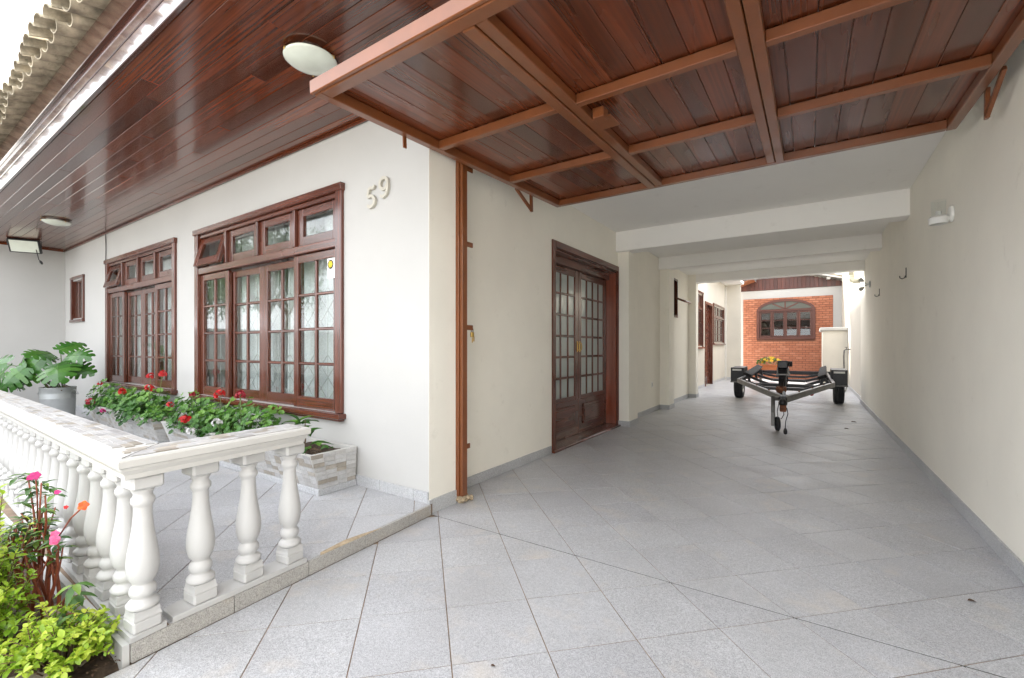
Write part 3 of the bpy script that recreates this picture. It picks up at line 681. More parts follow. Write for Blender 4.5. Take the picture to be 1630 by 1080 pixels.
# gate post
gp = root('gate_post', (-2.25, 2.66, 0), 'brown steel gate post with latch tabs at the house corner', 'post')
b = MB(); b.box(-2.29, -2.255, 2.632, 2.70, .05, 2.70, .003); b.box(-2.254, -2.228, 2.645, 2.705, .05, 2.70, .003); b.box(-2.30, -2.26, 2.7005, 2.725, .05, 2.70, .002); b.build('channel', M['gate'], gp)
for z, ln in ((2.62, .05), (2.02, .05), (1.36, .05), (.42, .028)):
    b = MB(); b.box(-2.262, -2.25, 2.7255, 2.7255 + ln * 1.6, z - .02, z + .02, .004); b.build('latch_tab', M['gate'], gp)
b = MB()
for k in range(30): b.lathe([(.004 + random.random() * .01, 0), (.02, .012), (.006, .03)], 6, (-2.26 + random.uniform(-.045, .05), 2.68 + random.uniform(-.05, .06), .002 + random.random() * .02), smooth=False)
b.box(-2.30, -2.215, 2.635, 2.735, 0, .045, .015); b.build('crumbled_footing', M['chip'], gp)
lk = root('padlock', (-2.255, 2.80, 1.30), 'brass padlock with keys hanging from the brown gate post', 'padlock')
b = MB(); b.box(-2.268, -2.25, 2.785, 2.82, 1.285, 1.325, .004); b.build('body', M['brass'], lk)
b = MB(); b.tube([(-2.259, 2.792, 1.322), (-2.259, 2.79, 1.35), (-2.259, 2.802, 1.362), (-2.259, 2.814, 1.35), (-2.259, 2.813, 1.322)], .003, 6); b.build('shackle', M['steel'], lk)
b = MB(); b.box(-2.262, -2.259, 2.80, 2.812, 1.24, 1.284, .001); b.box(-2.256, -2.253, 2.813, 2.826, 1.25, 1.29, .001); b.build('key', M['brass'], lk)

# ================================================================== balustrade
bal = root('balustrade', (-2.2, .66, .075), 'white painted balustrade with mosaic topped handrail around the porch', 'balustrade')
BP = [(.052, .178), (.060, .184), (.062, .196), (.052, .207), (.041, .213), (.037, .219), (.045, .227), (.050, .238), (.050, .250), (.045, .262), (.036, .270), (.036, .274),
      (.046, .286), (.054, .302), (.0595, .326), (.061, .350), (.0595, .376), (.055, .406), (.048, .442), (.0415, .480), (.037, .516), (.035, .548), (.0345, .572), (.037, .580), (.043, .587), (.0455, .598), (.043, .609), (.036, .616), (.035, .626), (.040, .634), (.047, .648)]
q = MB(); q.box(-.048, .048, -.048, .048, .098, .146, .007); q.prism([(0.04 * math.cos(a * math.pi / 8), .04 * math.sin(a * math.pi / 8)) for a in range(16)], .17, .18)
vs = []
for (hw, z) in ((.0465, .146), (.043, .158), (.041, .178)): vs += [(hw, hw, z), (-hw, hw, z), (-hw, -hw, z), (hw, -hw, z)]
q.add(vs, [[4 * j + i, 4 * j + (i + 1) % 4, 4 * j + 4 + (i + 1) % 4, 4 * j + 4 + i] for j in range(2) for i in range(4)] + [[8, 9, 10, 11]])
q.lathe([(r_ * .88, z_) for r_, z_ in BP], 24); q.box(-.054, .054, -.054, .054, .6485, .705, .009)
bmesh_ = q.mesh('baluster')
SLP = -.021                                                      # the long run leans very slightly from the facade line
def run_y(x): return .655 + (x + 2.195) * SLP
for k, (x, y_) in enumerate([(-2.225, .868), (-2.238, 1.075), (-2.245, 1.282)]):
    put('baluster', bmesh_, M['white_paint'], bal, T(x, y_, 0) @ RZ(R(4) + random.uniform(-.05, .05)))
k = 0
while -2.195 - k * .2 > -11.75:
    x = -2.195 - k * .2; put('baluster', bmesh_, M['white_paint'], bal, T(x, run_y(x), 0) @ RZ(R(1) + random.uniform(-.06, .06) + (k % 4) * math.pi / 2)); k += 1
# plinths
b = MB(); b.prism([(-2.162, .745), (-2.192, 1.345), (-2.305, 1.345), (-2.285, .80), (-2.27, .745)], .0755, .099, .004); b.build('plinth', M['white_paint'], bal)
b = MB(); b.prism([(-2.142, .600), (-2.158, .722), (-2.28, .728), (-11.83, .728 + .2), (-11.83, .80), (-6, .675), (-2.3, .598)], .0755, .0988, .004); b.build('plinth', M['white_paint'], bal)
# rail: lower moulding, nosing slab, and the mosaic on top
def rail_poly(o):                                               # L shaped outline grown by o
    a = [(-2.115 + o, .578 - o), (-2.168 + o, 1.31 + o), (-2.302 - o, 1.31 + o), (-2.302 - o, .728 + o)]
    return a + [(-11.83, .728 + o + (-11.83 + 2.30) * SLP), (-11.83, .578 - o + (-11.83 + 2.115) * SLP)]
def lprism(b, o0, z0, o1, z1):
    A = [(x, y, z0) for x, y in rail_poly(o0)]; B = [(x, y, z1) for x, y in rail_poly(o1)]; n = 6
    b.add(A + B, [[i, (i + 1) % n, n + (i + 1) % n, n + i] for i in range(n)])
b = MB(); lprism(b, 0, .7055, .002, .724); lprism(b, .002, .724, .014, .742); lprism(b, .014, .742, .016, .752)
for z, o in ((.7055, 0), (.752, .016)): b.add([(x, y, z) for x, y in rail_poly(o)], [[0, 1, 2, 3], [0, 3, 4, 5]])
b.build('rail_moulding', M['rail_paint'], bal)
b = MB(); lprism(b, .020, .7525, .026, .757); lprism(b, .026, .757, .027, .781); lprism(b, .027, .781, .021, .7885)
for z, o in ((.7525, .02), (.7885, .021)): b.add([(x, y, z) for x, y in rail_poly(o)], [[0, 1, 2, 3], [0, 3, 4, 5]])
b.build('rail_slab', M['rail_paint'], bal)
# mosaic pieces
MOSM = {}
def mos_piece(wx, wy, mi, parent, mtx, th=.004):
    k = (round(wx, 3), round(wy, 3), mi)
    if k not in MOSM:
        q = MB(); q.box(-wx / 2, wx / 2, -wy / 2, wy / 2, 0, th, .0008); me = q.mesh('mosaic_piece'); me.materials.append(MOS[mi]); MOSM[k] = me
    put('mosaic_piece', MOSM[k], None, parent, mtx)
def pickm(): return random.choices(range(5), (6, 3, .9, 1.2, .9))[0]
far = MB(); cnt = 0; pw_, ph_ = .076, .0325
x = -2.335
run_end = -11.8
while x > run_end:
    yb_ = .600 + (x + 2.115) * SLP
    for r in range(4):
        w_ = pw_; xx = x - (0 if r % 2 else .03); yc = yb_ + .017 + r * .034
        if xx - w_ < run_end: continue
        big = random.random() < .12
        if cnt < 220:
            mos_piece(w_, ph_, pickm(), bal, T(xx - w_ / 2, yc, .7888 + random.uniform(0, .0006)) @ RZ(math.atan(SLP))); cnt += 1
        else: far.box(xx - w_, xx, yc - ph_ / 2, yc + ph_ / 2, .7888, .7926)
    x -= pw_ + .002
far.build('mosaic_field', MOS[1], bal, kind='stuff')
yv = .60
while yv < 1.30:                                                  # the return over the step
    for r in range(4):
        xx = -2.145 - r * .0395 - (yv - .6) * .07; yy = yv + (.02 if r % 2 else 0)
        if yy + pw_ < 1.325 and (yy > .75 or xx > -2.31): mos_piece(.0375, pw_, pickm(), bal, T(xx, yy + pw_ / 2, .7888 + random.uniform(0, .0006)))
    yv += pw_ + .002
b = MB(); b.bar((-2.105, .566, .7925), (-2.31, .745, .7925), .003, .002, 0); b.build('mitre_joint', M['inkdark'], bal)

# ================================================================== planter troughs
def trough(xa, xb, label):
    r = root('planter_trough', ((xa + xb) / 2, 2.15, .075), label, 'planter', 'mosaic troughs along the facade')
    b = MB(); b.box(xa + .01, xb - .005, 1.985, 2.325, .0755, .125, .003); b.build('granite_base', M['skirt'], r)
    A = [(xa + .02, 2.0), (xb - .012, 2.0), (xb - .012, 2.32), (xa + .02, 2.32)]; B = [(xa - .03, 1.915), (xb, 1.915), (xb, 2.325), (xa - .03, 2.325)]
    t = .03; C = [(xa - .03 + t, 1.915 + t), (xb - t, 1.915 + t), (xb - t, 2.325 - t), (xa - .03 + t, 2.325 - t)]
    vs = [(x, y, .1255) for x, y in A] + [(x, y, .395) for x, y in B] + [(x, y, .395) for x, y in C] + [(x, y, .34) for x, y in C]
    fs = [[i, (i + 1) % 4, 4 * j + 4 + (i + 1) % 4 - 4 * j + 4 * j, 4 * j + 4 + i] for j in (0,) for i in range(4)]
    for j in (1, 2): fs += [[4 * j + i, 4 * j + (i + 1) % 4, 4 * j + 4 + (i + 1) % 4, 4 * j + 4 + i] for i in range(4)]
    fs.append([3, 2, 1, 0]); b = MB(); b.add(vs, fs); b.fix = True; b.build('trough_body', M['rail_paint'], r)
    b = MB(); nn = 40; vs = []
    for i in range(nn + 1):
        for j in range(6):
            vs.append((xa + .005 + (xb - xa - .04) * i / nn, 1.95 + .34 * j / 5, .352 + random.uniform(-.012, .02)))
    b.add(vs, [[i * 6 + j, (i + 1) * 6 + j, (i + 1) * 6 + j + 1, i * 6 + j + 1] for i in range(nn) for j in range(5)]); b.build('potting_soil', M['soil'], r)
    # mosaic on the sloping front and the end
    sl = math.atan2(.085, .2695); rows = 8; rh = .281 / rows; cw = .088; cnt = 0
    rest = MB()
    n = int((xb - xa - .03) / cw)
    for i in range(n):
        for j in range(rows):
            h = (j + .5) * rh; xx = xb - .012 - (i + .5) * cw - .012 * 0; yy = 2.0 - h * math.sin(sl) - .0005; zz = .1265 + h * math.cos(sl)
            mi = random.choices(range(5), (7, 3, 1.6, 1, .2))[0]
            m_ = T(xx, yy, zz) @ Matrix.Rotation(math.pi / 2 + sl, 4, 'X')
            mos_piece(cw - .003, rh - .003, mi, r, m_, .004); cnt += 1
    for i in range(4):
        for j in range(rows):
            h = (j + .5) * .269 / rows; off = -(h / .269) * .085; wdt = (.32 - off) / 4; yy = 2.0 + off + (i + .5) * wdt
            q = MB(); q.box(-wdt / 2 + .0015, wdt / 2 - .0015, -.0152, .0152, 0, .004, .0008)
            me = q.mesh('mosaic_piece'); me.materials.append(MOS[random.choices(range(5), (7, 3, 2, 1, .1))[0]])
            put('mosaic_piece', me, None, r, T(xb - .012 + .012 * h / .269, yy, .1265 + h) @ Matrix.Rotation(math.pi / 2, 4, 'Z') @ Matrix.Rotation(math.pi / 2, 4, 'X'))
    return r
trough(-8.6, -6.2, 'long mosaic planter trough beside the metal bucket')
trough(-5.86, -3.08, 'long mosaic planter trough under the window nearest the house number')

# ================================================================== plants
def leaf(b, p, d, up, L, Wd, seg=3, droop=.25, fold=.25, tint=None, prof=None):
    d = Vector(d).normalized(); sd_ = d.cross(Vector(up)); sd_ = sd_.normalized() if sd_.length > 1e-4 else Vector((1, 0, 0)); nn = sd_.cross(d).normalized()
    prof = prof or (.0, .85, .95, .0); p = Vector(p); vs = []; m = len(prof) - 1
    for i, w_ in enumerate(prof):
        t = i / m; c = p + d * L * t - nn * droop * L * t * t; hw = Wd / 2 * w_
        vs += [tuple(c - sd_ * hw + nn * fold * hw), tuple(c), tuple(c + sd_ * hw + nn * fold * hw)]
    fs = []
    for i in range(m):
        a = 3 * i; fs += [[a, a + 1, a + 4, a + 3], [a + 1, a + 2, a + 5, a + 4]]
    b.add(vs, fs, tint=random.random() if tint is None else tint, smooth=True)
def rdir(zmin=-1., zmax=1.):
    z = random.uniform(zmin, zmax); a = random.uniform(0, 2 * math.pi); r = math.sqrt(max(0, 1 - z * z)); return Vector((r * math.cos(a), r * math.sin(a), z))
def gleaf(b, c, nrm, r, tint):                                  # round scalloped geranium leaf
    nrm = Vector(nrm).normalized(); a = nrm.orthogonal().normalized(); e = nrm.cross(a); n = 14; r0 = random.random() * 6
    vs = [tuple(Vector(c) - nrm * r * .18)]
    for k in range(n):
        t = r0 + (2 * math.pi - .5) * k / (n - 1); rr = r * (1 + (.0 if k % 2 else -.16)) * random.uniform(.93, 1.05)
        vs.append(tuple(Vector(c) + (a * math.cos(t) + e * math.sin(t)) * rr + nrm * r * (.10 if k % 2 else -.04)))
    b.add(vs, [[0, k, k + 1] for k in range(1, n)], tint=tint, smooth=False)
def umbel(par, p, mt, r=.032, n=16):
    b = MB(); p = Vector(p)
    for k in range(n):
        d = rdir(-.5, 1); c = p + d * r * random.uniform(.7, 1)
        for j in range(5):
            a = d.orthogonal().normalized(); e = d.cross(a); t = j * 2 * math.pi / 5 + k; dd = (a * math.cos(t) + e * math.sin(t)) * .9 + d * .45
            leaf(b, c, dd, d, r * .5, r * .42, droop=.2, fold=.1, prof=(.2, .9, .8, .0))
    b.fix = False; b.build('flower_head', mt, par)
def geranium(x, y, z, rx, ry, h, nl, label, heads, size=.036):
    nl = int(nl * 1.35)
    r = root('geranium_plant', (x, y, z), label, 'geranium', 'geraniums in the troughs'); b = MB(); st = MB()
    for k in range(nl):
        d = rdir(-.1, 1); rr = random.random() ** .35
        c = Vector((x + d.x * rx * rr, y + d.y * ry * rr, z + .02 + max(-.02, d.z) * h * rr * random.uniform(.75, 1.1)))
        if abs(d.y) > .6 and d.y < 0 and random.random() < .3: c.z -= random.random() * .09
        c.y = min(c.y, 2.32)
        nrm = Vector((d.x * .5, d.y * .5 - .35, .75)) + rdir() * .45
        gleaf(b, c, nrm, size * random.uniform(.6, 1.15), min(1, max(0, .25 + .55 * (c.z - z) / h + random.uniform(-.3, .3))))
        if random.random() < .22:
            bx = Vector((x + (c.x - x) * .3, y + (c.y - y) * .3, z)); st.tube([bx, (bx + c) / 2 + Vector((0, 0, .02)), c], .0025, 5, .0015)
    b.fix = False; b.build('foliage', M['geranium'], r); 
    for (dx, dy, dz, mt, rad) in heads:
        hp = (x + dx, y + dy, z + dz); umbel(r, hp, M[mt], rad); st.tube([(x + dx * .6, y + dy * .5, z), (x + dx * .9, y + dy * .9, z + dz * .6), hp], .003, 5)
    st.build('stem', M['stem'], r)
Zs = .36
geranium(-8.28, 2.06, Zs, .36, .24, .34, 250, 'crimson flowered geranium beside the metal bucket', [(.10, -.2, .10, 'petal_deep', .05), (-.1, -.05, .33, 'petal_red', .03)])
geranium(-7.62, 2.08, Zs, .36, .22, .30, 210, 'geranium with scarlet and pink heads in the trough by the bucket', [(.35, -.12, .28, 'petal_red', .045), (.08, -.24, .03, 'petal_magenta', .03)])
geranium(-6.86, 2.06, Zs, .40, .27, .34, 290, 'broad green geranium with tall scarlet flowers below the frame of the window', [(.34, -.04, .50, 'petal_red', .04), (.36, -.06, .36, 'petal_red', .042), (.50, .02, .53, 'petal_red', .042)], .042)
geranium(-6.30, 2.02, Zs - .02, .20, .2, .16, 80, 'low geranium spilling over the trough end beside the gap', [])
geranium(-5.45, 2.08, Zs, .36, .24, .36, 260, 'geranium with one small red head between the two windows', [(.18, -.1, .36, 'petal_deep', .03), (.42, -.26, .14, 'petal_red', .04), (-.15, -.18, .24, 'petal_red', .03)])
geranium(-4.92, 2.03, Zs, .28, .22, .26, 150, 'geranium with white flowers behind the handrail corner', [(.12, -.24, .06, 'petal_white', .035), (-.02, -.22, .16, 'petal_red', .036)])
geranium(-4.42, 2.06, Zs, .32, .22, .36, 170, 'upright geranium with red heads and white blooms below the wide window', [(-.20, -.1, .40, 'petal_red', .045), (.06, -.04, .40, 'petal_deep', .042), (.16, -.08, .42, 'petal_deep', .034), (-.02, -.2, .16, 'petal_white', .04)])
geranium(-4.02, 2.08, Zs, .24, .2, .32, 100, 'leafy geranium without flowers behind the end of the handrail', [])
# leafy plant at the trough's end
r = root('leafy_plant', (-3.32, 2.12, Zs), 'young plant with curled glossy leaves and dry roots at the trough end', 'plant'); b = MB()
for k in range(20):
    a = random.uniform(0, 6.28); el = random.uniform(.2, 1.3); p0 = Vector((-3.36 + random.uniform(-.1, .08), 2.04 + random.uniform(-.06, .06), Zs + .02 + random.random() * .22))
    leaf(b, p0, (math.cos(a) * math.cos(el), math.sin(a) * math.cos(el), math.sin(el)), (0, 0, 1), random.uniform(.10, .17), .07, droop=.5, fold=.5, prof=(.1, .8, 1, .9, .6, 0))
for (dx, dy, dz) in ((.10, -.02, .06), (.2, 0, .09), (.3, .02, .07)):
    for k in range(3): leaf(b, (-3.38 + dx * .8, 2.08 + dy, Zs + dz * .7), rdir(.1, .6), (0, 0, 1), .09, .045, droop=.5, fold=.4, prof=(.1, .8, 1, .6, 0))
b.fix = False; b.build('foliage', M['geranium'], r); b = MB()
b.tube([(-3.38, 2.04, Zs - .02), (-3.36, 2.05, Zs + .1), (-3.35, 2.04, Zs + .26)], .008, 6, .003)
for k in range(26):
    a = random.uniform(-2.8, .6); p0 = Vector((-3.4 + random.uniform(-.15, .2), 2.02, Zs + .03)); L = random.uniform(.08, .2)
    p1 = p0 + Vector((math.cos(a) * L, math.sin(a) * L * .7, .025)); st_ = p1 + Vector((math.cos(a) * .03, math.sin(a) * .03, -random.random() * .07)); b.tube([p0, p1, st_], .0018, 4)
b.build('dry_root', M['bark'], r)
# monstera in a metal bucket
pc = Vector((-8.98, 1.70, .075)); r = root('metal_bucket', pc, 'galvanised metal bucket holding the monstera on the porch', 'bucket')
b = MB(); b.lathe([(r_ * .76, z_) for r_, z_ in [(.225, .0), (.23, .01), (.245, .40), (.25, .405), (.246, .41), (.25, .47), (.246, .476), (.25, .482), (.252, .545), (.258, .55), (.258, .56), (.252, .562), (.245, .55), (.24, .48), (.0, .475)]], 40, pc, cap=False); b.build('bucket_wall', M['zinc'], r)
for s_ in (1, -1):
    b = MB(); b.tube([pc + Vector((.148 * s_, .105 * s_ , .50)), pc + Vector((.19 * s_, .14 * s_, .53)), pc + Vector((.20 * s_, .17 * s_, .46)), pc + Vector((.14 * s_, .12 * s_, .46))], .006, 6); b.build('handle', M['metal'], r)
r = root('monstera_plant', pc + Vector((0, 0, .47)), 'monstera with large split glossy leaves in the metal bucket', 'plant')
def monstera_leaf(L, droop):
    b = MB(); nl = 5; vs = []; fs = []
    def pt(t, s_, u):                                           # t along midrib, s side, u 0..1 outward
        wv = .56 * L * (math.sin(math.pi * min(1, (t + .16) / 1.16) ** .8)) ** .75
        y = t * L - u * (.10 * L) * (1.2 - t) + u * u * .10 * L; x = s_ * u * wv
        z = -droop * L * (t * t) * .55 - .42 * L * (u * u) * droop + .05 * L * u
        return (x, y, z)
    for s_ in (1, -1):
        for i in range(nl):
            t0, t1 = i / nl, (i + 1) / nl; g0 = .11 / nl; tm = (t0 + t1) / 2
            ring = []
            for u, sh in ((0, 0), (.50, .0), (.55, g0), (.78, g0 * 1.3), (.94, g0 * 2.0), (1., .5 / nl * .66)):
                ring.append((pt(t0 + sh, s_, u), pt(t1 - sh, s_, u)))
            o = len(b.v); vv = [p for pr in ring for p in pr]; ff = [[2 * k, 2 * k + 2, 2 * k + 3, 2 * k + 1] for k in range(len(ring) - 1)]
            b.add(vv, ff, tint=random.uniform(.35, .7), smooth=True)
        a0 = pt(0, s_, 0); vv = [(0, 0, 0), (s_ * .02 * L, -.08 * L, 0), (s_ * .18 * L, -.17 * L, -.01), (s_ * .36 * L, -.12 * L, -.04 * L), pt(0, s_, .9), pt(0, s_, .5)]
        b.add(vv, [[0, 1, 2, 3, 4, 5]], tint=.45, smooth=True)
    b.tube([(0, -.02, .002), (0, L * .4, -droop * L * .16 * .55 + .003), (0, L * .97, -droop * L * .52)], .004, 5, .001, tint=1.)
    b.fix = False; return b.mesh('leaf')
lm = [monstera_leaf(.40, .35), monstera_leaf(.34, .5), monstera_leaf(.44, .42), monstera_leaf(.30, .3)]
stm = MB()
LV = [(-.28, -.62, .24, 200, -25, 2), (-.62, -.55, .36, 215, -10, 0), (-.15, -.40, .40, 190, -40, 0), (.02, -.22, .42, 250, -45, 2), (.28, -.05, .36, 345, -20, 2), (.10, .10, .46, 20, 10, 1),
      (-.35, -.20, .46, 150, 5, 1), (.05, -.42, .30, 260, -40, 1), (-.45, -.42, .30, 180, -35, 2), (.22, .12, .30, 40, -10, 3), (-.1, .05, .56, 100, 25, 3), (-.75, -.3, .30, 175, -30, 0), (.12, -.12, .50, 300, 5, 3), (-.05, -.5, .16, 235, -30, 3)]
for (dx, dy, dz, az, el, k) in LV:
    p1 = pc + Vector((dx * .8, dy * .8, dz + .54)); p0 = pc + Vector((random.uniform(-.07, .07), random.uniform(-.07, .07), .48))
    d = Vector((math.cos(R(az)) * math.cos(R(el)), math.sin(R(az)) * math.cos(R(el)), math.sin(R(el))))
    yv_ = d; xv = yv_.cross(Vector((.75, -.55, .75))).normalized(); zv = xv.cross(yv_)
    m_ = Matrix((xv, yv_, zv)).transposed().to_4x4(); m_.translation = p1
    put('leaf', lm[k], M['monstera'], r, m_)
    stm.tube([p0, (p0 * .45 + p1 * .55) + Vector((0, 0, .10)), p1], .008, 6, .005)
stm.build('leaf_stalk', M['stem'], r)
b = MB()
for k in range(7):
    a = k * .9; b.tube([pc + Vector((math.cos(a) * .05, math.sin(a) * .05, .46)), pc + Vector((math.cos(a) * .09, math.sin(a) * .09 - .02, .55 + .02 * (k % 3))), pc + Vector((math.cos(a) * .2, math.sin(a) * .18, .52))], .016, 7, .007)
b.build('trunk', M['bark'], r)

# lime shrubs in the garden
def lime_shrub(cx, cy, rx, ry, z0, h, ns, nl, label, size=.03, lean=(0, 0)):
    r = root('lime_shrub', (cx, cy, 0), label, 'shrub', 'lime green shrubs in the flower bed'); b = MB(); st = MB()
    for k in range(ns):
        d = rdir(.05, 1); base = Vector((cx + d.x * rx * .25, cy + d.y * ry * .25, z0)); rr = random.uniform(.55, 1.05)
        tip = Vector((cx + d.x * rx * rr + lean[0], cy + d.y * ry * rr + lean[1], z0 + .05 + d.z * h * rr)); tip.z = max(tip.z, .03)
        mid = base.lerp(tip, .5) + Vector((random.uniform(-.02, .02), random.uniform(-.02, .02), .03)); st.tube([base, mid, tip], .0032, 5, .0015)
        tw = random.uniform(-.25, .25)
        for j in range(nl):
            t = 1 - (j / nl) ** 1.4 * .62; p = base.lerp(mid, t * 2) if t < .5 else mid.lerp(tip, t * 2 - 1)
            a = j * 2.4 + k; ax = (tip - mid).normalized(); o = ax.orthogonal().normalized(); e = ax.cross(o)
            dd = (o * math.cos(a) + e * math.sin(a)) * .85 + ax * random.uniform(.2, .7) + Vector((0, 0, .25))
            sz = size * random.uniform(.45, 1.25)
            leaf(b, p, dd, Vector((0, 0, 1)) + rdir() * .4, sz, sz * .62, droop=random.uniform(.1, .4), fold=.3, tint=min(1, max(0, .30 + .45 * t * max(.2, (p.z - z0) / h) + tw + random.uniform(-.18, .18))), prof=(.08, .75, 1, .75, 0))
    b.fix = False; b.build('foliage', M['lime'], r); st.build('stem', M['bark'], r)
lime_shrub(-2.78, .27, .42, .20, 0, .70, 170, 17, 'tall lime green shrub at the edge of the flower bed', .032)
lime_shrub(-2.60, .24, .13, .14, 0, .26, 40, 14, 'middling lime shrub between the tall one and the stones', .030)
lime_shrub(-2.32, .445, .25, .17, 0, .18, 135, 13, 'low lime green shrub spreading over the stones by the driveway', .027)
# impatiens
r = root('impatiens_plant', (-2.95, .5, 0), 'leggy red stemmed impatiens with pink and orange flowers against the balusters', 'plant')
b = MB(); st = MB(); tips = []
for k in range(17):
    bx = Vector((-2.95 + random.uniform(-.16, .2), .50 + random.uniform(-.06, .05), .0)); p = bx; d = Vector((random.uniform(-.4, .35), random.uniform(-.25, .2), 1)).normalized(); pts = [p]
    for j in range(4):
        p = p + d * random.uniform(.06, .11); pts.append(p); d = (d + Vector((random.uniform(-.3, .3), random.uniform(-.25, .25), .15))).normalized()
        if j in (1, 2):
            e = (d + rdir(0, .8) * .9).normalized(); q1 = p + e * .06; q2 = q1 + (e + Vector((0, 0, .4))).normalized() * .06; st.tube([p, q1, q2], .0045, 6, .003); tips.append(q2)
    st.tube(pts, .0085, 7, .0045); tips.append(p)
for k in range(14): tips.append(Vector((-2.98 + random.uniform(-.2, .26), .49 + random.uniform(-.05, .05), random.uniform(.46, .60))))
st.tube([(-2.96, .5, .2), (-2.97, .5, .4), (-2.93, .5, .58)], .005, 6, .003); st.tube([(-2.9, .5, .25), (-2.84, .5, .42), (-2.80, .49, .55)], .005, 6, .003); st.tube([(-3.0, .5, .25), (-3.08, .5, .42), (-3.12, .49, .56)], .005, 6, .003)
for tp in tips:
    tp.y = min(tp.y, .57)
    for j in range(random.choice((3, 4, 5))):
        a = j * 1.3 + random.random(); leaf(b, tp, (math.cos(a), math.sin(a), random.uniform(-.2, .5)), (0, 0, 1), random.uniform(.035, .065), .022, droop=.4, fold=.35, prof=(.08, .7, 1, .7, 0))
for (x, y_, z) in ((-2.40, .50, .27), (-2.46, .52, .20), (-2.36, .5, .17), (-2.52, .47, .12), (-2.44, .46, .1)):
    st.tube([(-2.62, .5, .02), (-2.55, .5, z * .6), (x, y_, z)], .005, 6, .003)
    for j in range(7):
        a = j * .95; leaf(b, (x, y_, z), (math.cos(a), math.sin(a), random.uniform(-.5, .3)), (0, 0, 1), random.uniform(.05, .075), .026, droop=.5, fold=.3, prof=(.08, .7, 1, .7, 0))
b.fix = False; b.build('foliage', M['impleaf'], r); st.build('stem', M['redstem'], r)
def impflower(p, mt, sz, nrm=(.9, -.3, .4)):
    b = MB(); n = Vector(nrm).normalized(); a = n.orthogonal().normalized(); e = n.cross(a)
    for j in range(5):
        t = j * 1.2566 + .4; dd = a * math.cos(t) + e * math.sin(t) + n * .25; leaf(b, p, dd, n, sz * random.uniform(.65, .9), sz * .82, droop=random.uniform(.1, .4), fold=random.uniform(-.1, .25), prof=(.12, .55, .88, 1, .92, .6, .12))
    b.fix = False; b.build('flower', M[mt], r)
impflower((-2.585, .48, .405), 'petal_pink', .024); impflower((-2.565, .475, .42), 'petal_pink', .022); impflower((-2.575, .478, .437), 'petal_pink', .018)
impflower((-2.215, .485, .622), 'petal_orange', .021); impflower((-2.235, .49, .617), 'petal_orange', .017); impflower((-2.92, .48, .62), 'petal_magenta', .026); impflower((-2.95, .47, .61), 'petal_magenta', .02); impflower((-2.6, .49, .60), 'petal_magenta', .014); impflower((-2.52, .5, .55), 'petal_red', .010)
b = MB(); b.tube([(-2.75, .5, .30), (-2.62, .5, .36), (-2.58, .482, .40)], .003, 5); b.tube([(-2.7, .5, .36), (-2.45, .5, .52), (-2.23, .49, .615)], .0032, 5); b.tube([(-3.0, .5, .4), (-2.95, .49, .52), (-2.93, .482, .61)], .003, 5); b.build('flower_stalk', M['redstem'], r)
# stones and litter
def rock(x, y, z, sx, sy, sz, label, seed):
    rnd = random.Random(seed); q = MB(); n = 11; vs = []
    rad = [rnd.uniform(.75, 1.1) for _ in range(n)]
    for (k, zz) in ((1., -.4), (1.02, .5), (.93, .9), (.5, 1.0)):
        for i in range(n): a = 2 * math.pi * i / n; vs.append((x + sx * rad[i] * k * math.cos(a), y + sy * rad[i] * k * math.sin(a), z + sz * (zz + rnd.uniform(-.08, .08))))
    fs = [[j * n + i, j * n + (i + 1) % n, (j + 1) * n + (i + 1) % n, (j + 1) * n + i] for j in range(3) for i in range(n)]; fs.append([3 * n + i for i in range(n)])
    q.add(vs, fs); tag(q.build('garden_stone', M['rock']), label, 'stone', 'stones edging the flower bed')
rock(-2.66, .53, 0, .26, .055, .03, 'long flat stone lying against the balustrade foot', 1)
rock(-2.44, .50, .0, .12, .05, .035, 'buff flat stone half hidden behind the low shrub', 2)
rock(-2.28, .36, .0, .10, .055, .04, 'small stone under the low lime shrub', 3)
rock(-2.85, .33, -.01, .12, .06, .03, 'brown stone set in soil beside the tall shrub', 4)
b = MB(); rr_ = random.Random(5)
for k in range(1400):
    x = -2.16 - rr_.random() ** 1.5 * 1.6; yy = rr_.uniform(-.2, .575); d = rdir(-.2, .4); leaf(b, (x, yy, .012 + rr_.random() * .02), d, (0, 0, 1), rr_.uniform(.006, .022), .008, droop=.3, fold=.4, prof=(.3, 1, .2))
b.fix = False; o = b.build('leaf_litter', M['dryleaf'], kind='stuff'); o['label'] = 'dry leaf litter on the dark garden soil'; o['category'] = 'leaf litter'
for (x, y_, mt, s_, lb) in ((.62, 2.95, 'dryleaf', .022, 'small dark dead leaf on the tiles by the cream wall'), (-1.0, 1.35, 'dryleaf', .012, 'tiny brown leaf fragment alone on the wide tiles'), (-1.85, .60, 'lime', .02, 'yellow fallen leaf beside the step'), (.42, 8.2, 'dryleaf', .04, 'curled dead leaf on the tiles beside the trailer tongue'), (.55, 9.0, 'dryleaf', .05, 'curled dead leaf on the tiles near the trailer wheel')):
    b = MB()
    leaf(b, (x, y_, .004), (1, .4, .15), (0, 0, 1), s_ * 1.6, s_, droop=.2, fold=.5, tint=.9, prof=(.1, .8, 1, .6, 0)); b.fix = False; tag(b.build('fallen_leaf', M[mt]), lb, 'leaf', 'fallen leaves')

